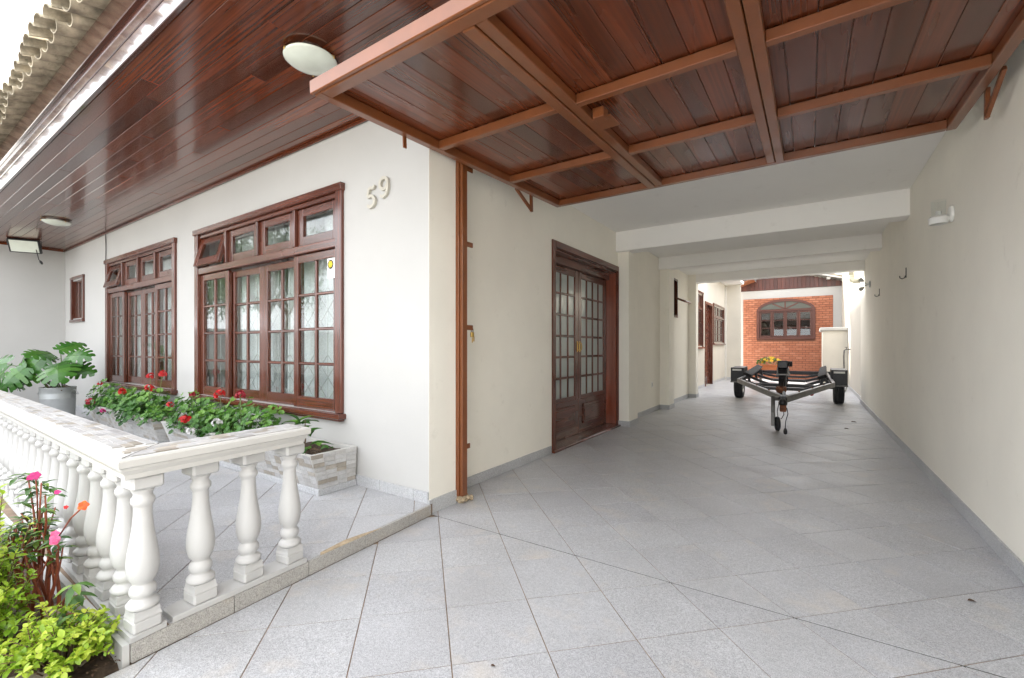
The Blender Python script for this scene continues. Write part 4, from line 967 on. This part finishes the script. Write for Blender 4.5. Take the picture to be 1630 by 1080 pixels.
# ================================================================== lamps and small fittings
def dome(x, y, label):
    r = root('ceiling_lamp', (x, y, 3.05), label, 'lamp', 'round lamps under the eaves')
    b = MB(); b.lathe([(.11, 3.046), (.11, 3.03), (.02, 3.025)], 32, (x, y, 0)); b.build('mount', M['whiteplastic'], r)
    b = MB(); b.lathe([(.0, 2.975), (.05, 2.977), (.09, 2.984), (.125, 2.997), (.148, 3.012), (.158, 3.020), (.158, 3.026), (.148, 3.022)], 40, (x, y, 0), cap=False); b.build('lamp_shade', M['lampglass'], r)
    for k in range(3):
        a = k * 2.094 + .4; b = MB(); b.tube([(x + .12 * math.cos(a), y + .12 * math.sin(a), 3.045), (x + .162 * math.cos(a), y + .162 * math.sin(a), 3.03), (x + .163 * math.cos(a), y + .163 * math.sin(a), 3.012)], .004, 6); b.build('clip', M['brass'], r)
dome(-2.63, 1.64, 'round opal glass ceiling lamp under the eaves above the house number'); dome(-9.10, 1.71, 'round opal glass ceiling lamp under the eaves near the floodlight')
fl = root('floodlight', (-11.3, 1.72, 3.04), 'black framed floodlight with dangling cord in the corner under the eaves', 'floodlight')
fm = T(-11.15, 1.70, 2.93) @ RZ(R(62)) @ Matrix.Rotation(R(28), 4, 'X')
b = MB(); b.box(-.20, .20, -.0, .05, -.12, .12, .008); b.build('housing', M['black'], fl, fm)
b = MB(); b.box(-.175, .175, -.006, -.0005, -.10, .10, .002); b.build('lens', M['lampglass'], fl, fm)
b = MB(); b.box(-.08, .08, .051, .10, -.07, .05, .01); b.tube([(.205, .02, 0), (.215, .04, .09), (.0, .06, .13), (-.215, .04, .09), (-.205, .02, 0)], .008, 6); b.build('bracket', M['black'], fl, fm)
b = MB(); b.tube([(-11.1, 1.83, 2.90), (-11.1, 1.85, 2.80), (-11.08, 1.86, 2.72), (-11.04, 1.88, 2.69)], .006, 6); b.lathe([(.012, 0), (.02, .03), (.012, .07)], 8, (-11.05, 1.87, 2.70), (.4, .3, -.8)); b.build('cord', M['black'], fl)
b = MB(); b.tube([(-9.40, 2.325, 3.03), (-9.398, 2.328, 2.8), (-9.403, 2.327, 2.66), (-9.40, 2.326, 2.56)], .006, 6); tag(b.build('hanging_cable', M['black']), 'thin dark cable running down the white wall to the window frame', 'cable')
wl = root('wall_lamp', (.915, 4.75, 2.22), 'white wall lamp with clear glass tube on the cream wall', 'lamp', 'wall lamps')
b = MB(); b.lathe([(.062, 0), (.062, .014), (.05, .022)], 24, (.916, 4.75, 2.235), (-1, 0, 0)); b.build('wall_plate', M['whiteplastic'], wl)
b = MB(); b.lathe([(.052, 2.165), (.058, 2.17), (.058, 2.205), (.062, 2.207), (.062, 2.213), (.055, 2.216), (.05, 2.228), (.02, 2.23), (.018, 2.265), (.0, 2.266)], 24, (.835, 4.75, 0), cap=False); b.box(.84, .90, 4.735, 4.765, 2.19, 2.22, .003); b.build('lamp_base', M['whiteplastic'], wl)
b = MB(); b.lathe([(.042, 2.23), (.044, 2.35)], 24, (.835, 4.75, 0), cap=False); b.build('glass_tube', M['clear'], wl)
wl = root('wall_lamp', (.915, 10.4, 2.36), 'small twin headed spot lamp on the cream wall by the courtyard', 'lamp', 'wall lamps')
b = MB(); b.lathe([(.06, 0), (.06, .02)], 20, (.916, 10.4, 2.36), (-1, 0, 0)); b.build('wall_plate', M['metal'], wl)
for dz in (.06, -.05):
    b = MB(); b.tube([(.90, 10.4, 2.36), (.83, 10.4, 2.36 + dz * .5)], .012, 8); b.lathe([(.015, 0), (.03, .035), (.038, .085), (.03, .085), (.02, .03)], 18, (.82, 10.42, 2.36 + dz), (-.5, -.6, .3 if dz > 0 else -.4), cap=False); b.build('spot_head', M['whiteplastic'], wl)
def hook(y, z, label):
    b = MB(); b.box(.909, .9165, y - .008, y + .008, z - .04, z + .075, .002); b.tube([(.909, y, z - .015), (.90, y, z - .04), (.88, y, z - .05), (.86, y, z - .038), (.857, y, z - .015)], .0055, 7)
    tag(b.build('wall_hook', M['steel']), label, 'hook', 'hooks on the cream wall')
hook(6.74, 2.04, 'steel wall hook on the cream wall closer to the glass tube lamp'); hook(9.1, 2.06, 'steel wall hook on the cream wall below the twin spot lamp')
ol = root('wall_outlet', (-2.447, 8.35, .5), 'small white outlet plate low on the carport wall', 'outlet'); b = MB(); b.box(-2.449, -2.44, 8.31, 8.39, .46, .56, .003); b.build('plate', M['whiteplastic'], ol); b = MB(); b.box(-2.4395, -2.436, 8.33, 8.37, .48, .54, .002); b.build('socket', M['grille'], ol)
dp = root('downpipe', (.88, 13.0, 2.7), 'painted downpipe elbow entering the courtyard wall', 'pipe')
b = MB(); b.tube([(.80, 13.0, 3.9), (.80, 13.0, 2.86)], .05, 14); b.build('straight_pipe', M['pipe'], dp)
b = MB(); b.tube([(.80, 13.0, 2.855), (.80, 13.0, 2.80), (.815, 13.0, 2.765), (.85, 13.0, 2.745), (.958, 13.0, 2.745)], .054, 14); b.lathe([(.06, 2.84), (.06, 2.87)], 14, (.80, 13.0, 0)); b.build('elbow', M['pipe'], dp)
tp = root('garden_tap', (.95, 16.1, 1.15), 'tap with a grey hose on the courtyard wall behind the trailer', 'tap')
b = MB(); b.tube([(.958, 16.0, 1.15), (.86, 16.0, 1.15), (.82, 16.0, 1.12)], .016, 8); b.tube([(.87, 16.0, 1.15), (.87, 16.0, 1.21)], .01, 6); b.box(.83, .91, 15.99, 16.01, 1.205, 1.22, .003); b.build('faucet', M['steel'], tp)
b = MB(); b.tube([(.82, 16.0, 1.12), (.81, 15.98, .95), (.815, 15.95, .6), (.84, 15.8, .3), (.85, 15.5, .1), (.80, 15.1, .03), (.70, 14.6, .025)], .02, 8); b.build('hose', M['steel'], tp)

# ================================================================== boat trailer
tr = root('boat_trailer', (-.45, 11.0, 0), 'empty black boat trailer with bunks, fenders and winch parked in the carport', 'trailer')
Lx, Rx, zf = -1.27, .37, .50; tip = Vector((-.31, 7.50, .46))
def tb(nm, segs, mt, w_, h_, c=.004):
    b = MB()
    for p0, p1 in segs: b.bar(p0, p1, w_, h_, c)
    return b.build(nm, M[mt], tr)
cl, cr = Vector((Lx, 10.6, zf)), Vector((Rx, 10.4, zf))
tb('drawbar', [(tip, cl)], 'steel', .055, .09); tb('drawbar', [(tip + Vector((.02, 0, 0)), cr)], 'steel', .055, .09)
tb('side_rail', [(cl, (Lx, 14.6, zf))], 'steel', .055, .08); tb('side_rail', [(cr, (Rx, 14.6, zf))], 'steel', .055, .08)
for yc, dz in ((10.9, .16), (12.2, .17), (13.4, .14), (14.5, .10)):
    mid = (Lx + Rx) / 2; tb('cross_member', [((Lx + .03, yc, zf), (mid - .35, yc, zf - dz)), ((mid - .35, yc, zf - dz), (mid + .35, yc, zf - dz)), ((mid + .35, yc, zf - dz), (Rx - .03, yc, zf))], 'black', .05, .06)
for (p0_, p1_) in ((tip, cl), (tip, cr)):
    for k_ in (.25, .5, .75, .93):
        pb = Vector(p0_).lerp(Vector(p1_), k_); b = MB(); b.lathe([(.014, 0), (.014, .012), (.007, .018)], 6, pb + Vector((0, 0, .046))); b.build('bolt', M['rust'], tr)
b = MB(); b.tube([(-.375, 8.73, .87), (-.33, 9.4, .62), (-.40, 10.0, .42), (-.42, 10.9, .37)], .012, 6); b.build('winch_strap', M['carpet'], tr)
tb('axle', [((Lx - .12, 12, .33), (Rx + .12, 12, .33))], 'black', .07, .07)
for s_, bx in ((-1, Lx + .16), (1, Rx - .16)):
    b = MB(); m_ = Matrix.Identity(4); b.T = T(bx, 10.6, .60) @ Matrix.Rotation(-s_ * R(24), 4, 'Y') @ RZ(s_ * R(-1.5)); b.box(-.075, .075, 0, 3.9, 0, .06, .012); b.build('bunk', M['carpet'], tr)
    for yy in (10.9, 12.4, 13.9):
        b = MB(); b.bar((bx - s_ * .03, yy, zf - .10), (bx, yy, .61), .05, .05); b.bar((bx + s_ * .12, yy, zf - .03), (bx, yy, .60), .03, .05); b.build('bunk_support', M['black'], tr)
for (wx, wy) in ((-1.41, 11.95), (.51, 11.85)):
    wh = part('wheel', tr)
    b = MB(); prof = [(.17, -.085), (.24, -.095), (.275, -.09), (.292, -.07), (.295, -.045), (.287, -.042), (.287, -.036), (.296, -.033), (.297, -.004), (.288, -.002), (.288, .004), (.297, .006), (.296, .033), (.287, .036), (.287, .042), (.295, .045), (.292, .07), (.275, .09), (.24, .095), (.17, .085)]
    b.lathe(prof, 40, (wx, wy, .297), (1, 0, 0), cap=False); b.build('tyre', M['rubber'], wh)
    b = MB(); b.lathe([(.172, -.08), (.165, -.07), (.15, -.02), (.06, .0), (.05, .03), (.0, .03)], 28, (wx, wy, .297), (1, 0, 0), cap=False); b.lathe([(.172, .08), (.165, .07), (.15, .03), (.05, .04), (.0, .05)], 28, (wx, wy, .297), (1, 0, 0), cap=False); b.build('rim', M['metal'], wh)
    fd = part('fender', tr); b = MB(); hw = .135
    for (y0_, z0_, y1_, z1_) in ((wy - .40, .40, wy - .36, .72), (wy - .36, .72, wy + .36, .74), (wy + .36, .74, wy + .42, .42)): b.bar((wx, y0_, z0_), (wx, y1_, z1_), hw * 2, .012, .002, up=(0, -.3, 1) if abs(z1_ - z0_) < .1 else (0, 1, 0))
    b.box(wx - hw, wx - hw + .01, wy - .38, wy + .38, .50, .735); b.box(wx + hw - .01, wx + hw, wy - .38, wy + .38, .50, .735); b.box(wx - hw, wx + hw, wy - .405, wy - .385, .40, .735, .004); b.build('fender_shell', M['black'], fd)
    b = MB(); b.box(wx - .10, wx + .09, wy - .412, wy - .4055, .665, .705, .002); b.build('reflector', M['whiteplastic'], fd)
    b = MB(); b.box(wx - .14, wx + .14, wy - .43, wy - .405, .39, .42, .003); b.build('fender_lip', M['steel'], fd)
# winch post, coupling, jockey wheel, cables
b = MB(); b.bar((-.385, 8.55, .45), (-.375, 8.75, .86), .10, .10); b.bar((-.385, 8.25, .48), (-.378, 8.7, .70), .05, .04); b.build('winch_post', M['black'], tr)
b = MB(); b.box(-.47, -.28, 8.62, 8.84, .74, .77, .004); b.box(-.46, -.44, 8.62, 8.84, .77, .87, .004); b.box(-.31, -.29, 8.62, 8.84, .77, .87, .004); b.lathe([(.05, -.07), (.05, .07)], 16, (-.375, 8.73, .82), (1, 0, 0)); b.build('winch', M['steel'], tr)
b = MB(); b.box(-.45, -.30, 8.60, 8.72, .86, .985, .012); b.lathe([(.045, -.03), (.045, .03)], 14, (-.27, 8.66, .93), (1, 0, 0)); b.build('bow_roller', M['black'], tr)
b = MB(); b.box(-.45, -.31, 8.2, 8.40, .50, .58, .01); b.lathe([(.055, .5), (.05, .56), (.02, .60)], 14, (-.38, 8.1, 0)); b.build('spare_bracket', M['rust'], tr)
SH = T(.075, -.27, 0)
b = MB(); b.box(-.44, -.34, 7.55, 7.86, .41, .52, .012); b.lathe([(.052, .0), (.056, .03), (.04, .07), (.02, .09)], 16, (-.39, 7.55, .40)); b.bar((-.39, 7.6, .50), (-.39, 7.85, .56), .03, .02); b.build('coupling', M['black'], tr, SH)
b = MB(); b.box(-.43, -.35, 7.56, 7.64, .30, .41, .01); b.build('hitch_socket', M['rust'], tr, SH)
b = MB(); b.tube([(-.52, 7.75, .50), (-.52, 7.75, .10)], .026, 12); b.box(-.545, -.50, 7.72, 7.78, .07, .26, .003); b.bar((-.52, 7.75, .46), (-.44, 7.78, .46), .04, .05); b.build('jockey_post', M['steel'], tr, SH)
b = MB(); b.lathe([(.03, -.024), (.085, -.026), (.10, -.018), (.103, 0), (.10, .018), (.085, .026), (.03, .024)], 26, (-.465, 7.74, .104), (1, .25, 0)); b.build('jockey_wheel', M['rubber'], tr, SH)
b = MB(); b.tube([(-.44, 7.62, .42), (-.46, 7.6, .30), (-.45, 7.58, .22), (-.41, 7.58, .20), (-.38, 7.6, .26), (-.385, 7.6, .36)], .006, 6); b.tube([(-.345, 7.58, .36), (-.33, 7.55, .28), (-.355, 7.52, .18), (-.36, 7.5, .09)], .006, 6); b.lathe([(.01, .0), (.022, .01), (.024, .05), (.016, .075), (.006, .09)], 10, (-.358, 7.5, .0)); b.build('electric_cable', M['black'], tr, SH)
b = MB(); b.lathe([(.03, 0), (.035, .02), (.02, .04)], 12, (.02, 9.2, .41), (0, -1, 0)); b.build('red_reflector', M['red'], tr)
b = MB(); b.box(-1.42, .5, 14.55, 14.62, zf - .04, zf + .06, .004); b.build('tail_bar', M['black'], tr)

# ================================================================== courtyard: low wall, flower box, brick house
lw = root('low_wall', (.63, 17.7, 0), 'waist high cream wall with a pale cap slab beside the brick house', 'wall')
b = MB(); b.box(.33, .957, 17.0, 18.6, 0, 1.73); b.build('wall_body', M['rough_wall'], lw); b = MB(); b.box(.26, .958, 16.93, 18.66, 1.731, 1.83, .012); b.build('cap_slab', M['white_wall'], lw)
fb = root('flower_box', (-1.05, 16.2, 0), 'terracotta flower box on a stand behind the trailer', 'flower box')
b = MB(); b.box(-1.38, -.70, 16.0, 16.25, .50, .66, .012); b.box(-1.40, -.68, 15.98, 16.27, .63, .665, .006); b.build('box_body', M['terracotta'], fb)
for xx in (-1.3, -.78): b = MB(); b.box(xx - .03, xx + .03, 16.05, 16.2, .001, .5, .004); b.build('leg', M['steel'], fb)
r = root('marigold_plant', (-1.05, 16.1, .65), 'bushy plant with yellow flowers in the terracotta box', 'plant'); b = MB(); f = MB()
for k in range(260):
    d = rdir(-.05, 1); p = Vector((-1.08 + d.x * .33, 16.1 + d.y * .15, .67 + d.z * .20)) ; leaf(b, p, rdir(0, 1), (0, 0, 1), .07, .04)
for k in range(15):
    d = rdir(.2, 1); p = Vector((-1.0 + d.x * .27, 16.08 + d.y * .15, .69 + d.z * .20))
    f = MB(); f.fix = False
    for j in range(8): a = j * .785; leaf(f, p, (math.cos(a), -.3 + .5 * math.sin(a), math.sin(a) + .4), (0, -1, .5), .045, .03, prof=(.3, 1, .3))
    f.build('flower_head', M['yellowflower'], r)
b.fix = False; b.build('foliage', M['geranium'], r)

bh = root('brick_house', (-.7, 20, 0), 'red brick faced back house with arched window closing the courtyard', 'house')
b = MB(); AR = (-1.72, .14, 1.55, 2.66)
b.box(-2.6, AR[0], 20.02, 20.25, -.1, 3.44); b.box(AR[1], 1.5, 20.02, 20.25, -.1, 3.44); b.box(AR[0], AR[1], 20.02, 20.25, -.1, AR[2]); b.box(AR[0], AR[1], 20.021, 20.25, 3.12, 3.44); b.box(AR[0], AR[1], 20.03, 20.25, 2.60, 3.13)
b.build('wall', M['white_wall'], bh)
b = MB(); b.box(-2.6, 1.5, 20.26, 21.6, -.1, -.02); b.box(-2.6, 1.5, 21.5, 21.6, -.02, 3.36); b.box(-2.6, 1.5, 20.26, 21.6, 3.36, 3.43); b.box(-2.7, -2.6, 20.26, 21.6, -.1, 3.43); b.box(1.5, 1.6, 20.26, 21.6, -.1, 3.43); b.build('room_shell', M['farwood'], bh)
b = MB(); b.box(-2.225, .70, 20.012, 20.0195, 0, 1.54); b.box(-2.225, -1.73, 20.012, 20.0195, 1.541, 3.12); b.box(.15, .70, 20.012, 20.0195, 1.541, 3.12); b.box(-1.729, .149, 20.012, 20.0295, 2.60, 3.12); b.build('mortar_bed', M['mortar'], bh)
def arch_top(x):
    t = (x + .79) / .95; return 2.64 + .42 * math.sqrt(max(0, 1 - t * t)) if abs(t) < 1 else 0
bl, bhh, jt = .195, .070, .014; rows = int(3.11 / (bhh + jt)); bricks = []
for r_ in range(rows):
    z = 3.115 - (r_ + 1) * (bhh + jt) + jt; x = -2.222 - (bl / 2 if r_ % 2 else 0)
    while x < .698:
        a = max(x, -2.222); e = min(x + bl, .698); x += bl + jt
        if e - a < .03: continue
        segs = [(a, e)]
        if z + bhh > 1.49:
            lim = -1.79 if True else 0; out = []
            for (p_, q_) in segs:
                if z > 2.62:
                    h_ = z + bhh - 2.62; hw = .92 * math.sqrt(max(0, 1 - min(1, (h_ / .41)) ** 2)) if h_ < .41 else 0
                else: hw = .94
                l_, r2 = -.79 - hw, -.79 + hw
                if hw == 0 or q_ <= l_ or p_ >= r2: out.append((p_, q_))
                else:
                    if p_ < l_ - .02: out.append((p_, l_))
                    if q_ > r2 + .02: out.append((r2, q_))
            segs = out
        for (p_, q_) in segs: bricks.append((p_, q_, z))
brick_meshes = {}; rest = MB(); bricks.sort(key=lambda t: -t[2])
bricks_vis = bricks[:]
for k, (p_, q_, z) in enumerate(bricks_vis):
    if k < 298:
        key = round(q_ - p_, 3)
        if key not in brick_meshes: q = MB(); q.box(-key / 2, key / 2, 0, .02, 0, bhh, .003); brick_meshes[key] = q.mesh('brick')
        put('brick', brick_meshes[key], M['brick'], bh, T((p_ + q_) / 2, 19.992 + random.uniform(-.002, .002), z))
    else: rest.box(p_, q_, 19.993, 20.0115, z, z + bhh, .003)
rest.build('brick_field', M['brick'], bh, kind='stuff')
aw = part('arched_window', bh); q = MB(); cx, rx_, rz_ = -.79, .95, .43
outer = [(-1.74, 1.55), (.16, 1.55)]; n = 20
def arcp(k, rx2, rz2, zc): t = math.pi * k / n; return (cx + rx2 * math.cos(t), zc + rz2 * math.sin(t))
vs = []; 
for k in range(n + 1):
    for (rx2, rz2) in ((.96, .44), (.86, .35)):
        x, z = arcp(k, rx2, rz2, 2.62); vs += [(x, 19.95, z), (x, 20.05, z)]
fs = []
for k in range(n):
    a = 4 * k; c = a + 4; fs += [[a, c, c + 2, a + 2], [a, a + 1, c + 1, c], [a + 2, c + 2, c + 3, a + 3], [a + 1, a + 3, c + 3, c + 1]]
q.add(vs, fs); q.box(-1.75, -1.65, 19.951, 20.05, 1.52, 2.619, .004); q.box(.07, .17, 19.951, 20.05, 1.52, 2.619, .004); q.box(-1.649, .069, 19.952, 20.05, 1.52, 1.60, .004); q.box(-1.649, .069, 19.955, 20.05, 2.60, 2.68, .004)
for x1_, z1_ in ((cx, 2.96), (cx - .42, 2.90), (cx + .42, 2.90)): q.bar((cx, 20.0, 2.68), (x1_, 20.0, z1_), .05, .04, .002, up=(0, 1, 0))
q.build('frame', M['farwood'], aw)
for i in range(4):
    a = -1.648 + i * .429; q = MB(); rs = pane_frame(q, a + .002, a + .427, 1.601, 2.598, 19.975, 20.015, .06, .06, .07, 1, 3, .03); q.build('sash', M['farwood'], aw); panes(rs, 19.995, aw, Matrix.Identity(4))
q = MB(); vs = [(cx, 19.985, 2.685)] + [(*[arcp(k, .86, .35, 2.62)[0]], 19.985, max(2.685, arcp(k, .86, .35, 2.62)[1])) for k in range(n + 1)]
q.add(vs, [[0, k, k + 1] for k in range(1, n + 1)]); q.fix = False; q.build('fanlight_pane', M['greyglass'], aw)
# gable boards and roof
apx, apz = -.9, 4.16; gl = lambda x: apz - abs(x - apx) * .285
x = -2.6
while x < 1.35:
    b = MB(); z1 = min(gl(x), gl(x + .13)); b.box(x + .002, x + .128, 19.99, 20.012, 3.442, z1, .003); b.build('gable_board', M['farwood'], bh); x += .13
b = MB(); b.prism([(-2.6, 3.442), (1.4, 3.442), (1.4, gl(1.4) - .02), (apx, apz - .02), (-2.6, gl(-2.6) - .02)], 0, .03); b.build('gable_backing', M['farwood'], bh, T(0, 20.05, 0) @ Matrix.Rotation(math.pi / 2, 4, 'X'))
for s_ in (-1, 1):
    e = -2.9 if s_ < 0 else 1.75
    b = MB(); b.bar((apx, 19.72, apz + .06), (e, 19.72, gl(e) + .06), .05, .14, .004, up=(0, 1, 0)); b.build('barge_board', M['rail_paint' if s_ > 0 else 'farwood'], bh)
    b = MB(); b.bar((apx, 21.3, apz + .13), (e, 21.3, gl(e) + .13), 3.2, .06, .004); b.build('roof_slope', M['roof'], bh)
b = MB(); b.box(.5, .62, 19.74, 19.98, gl(.55) - .06, gl(.55) + .02, .01); b.build('rafter_end', M['rail_paint'], bh)
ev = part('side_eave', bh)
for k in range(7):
    b = MB(); b.T = T(-2.45, 18.95 + k * .14, 3.56 - k * .0) @ Matrix.Rotation(R(-19), 4, 'Y'); b.box(0, .74, .002, .138, 0, .018, .003); b.build('eave_plank', M['orange_lit'], ev)
b = MB(); b.bar((-1.76, 18.93, 3.83), (-1.76, 19.95, 3.83), .025, .12); b.build('eave_gutter', M['metal'], ev)

# ================================================================== beyond the garden: wall, pavement and trees that the panes mirror
gw = root('garden_wall', (-11.93, -2, 0), 'white garden wall between the flower bed and the neighbour', 'wall')
b = MB(); b.box(-12.02, -11.86, -5.0, .545, -.2, 1.6); b.build('wall_body', M['white_wall'], gw)
b = MB(); b.box(-12.06, -11.82, -5.04, .545, 1.601, 1.66, .01); b.build('cap', M['white_paint'], gw)
def tree(x, y, h, cr, label, n=5200):
    r = root('garden_tree', (x, y, -.2), label, 'tree', 'trees past the garden wall'); st = MB(); b = MB(); base = Vector((x, y, -.2)); top = Vector((x + .2, y, h * .5))
    st.tube([base, base.lerp(top, .5) + Vector((.08, .05, 0)), top], .16, 9, .10); ends = []
    for k in range(9):
        a = k * 2.4; e = Vector((x + math.cos(a) * cr * .7, y + math.sin(a) * cr * .7, h * random.uniform(.62, .95))); st.tube([top - Vector((0, 0, .4)), top.lerp(e, .5) + Vector((0, 0, .2)), e], .07, 6, .02); ends.append(e)
    for k in range(n):
        e = random.choice(ends); d = rdir(); p = e + d * cr * .5 * random.random() ** .5; leaf(b, p, rdir(), (0, 0, 1), random.uniform(.10, .2), .08, prof=(.1, 1, .1))
    st.build('trunk', M['bark'], r); b.fix = False; b.build('crown', M['treeleaf'], r)
tree(-16.5, -3.6, 5.2, 1.9, 'broad leafy tree past the garden wall'); tree(-21, -7.0, 6.2, 2.3, 'tall leafy tree behind the broad one'); tree(-27, -5.5, 5.6, 2.2, 'rounded tree standing well past the other two beyond the garden wall')

# ground cover over the rest of the bed
b = MB(); rg = random.Random(11)
for k in range(16000):
    x = rg.uniform(-11.7, -3.35); yy = rg.uniform(-3.6, .5)
    if rg.random() > .55 + .45 * math.sin(x * 1.7) * math.sin(yy * 2.1): continue
    a = rg.uniform(0, 6.28); leaf(b, (x, yy, 0), (math.cos(a) * .6, math.sin(a) * .6, 1), (math.sin(a), -math.cos(a), .2), rg.uniform(.05, .13), .012, droop=.5, fold=.3, tint=rg.random(), prof=(.7, 1, .1))
b.fix = False; o = b.build('grass', M['impleaf'], kind='stuff'); o['label'] = 'short grass covering the bed beyond the shrubs'; o['category'] = 'grass'
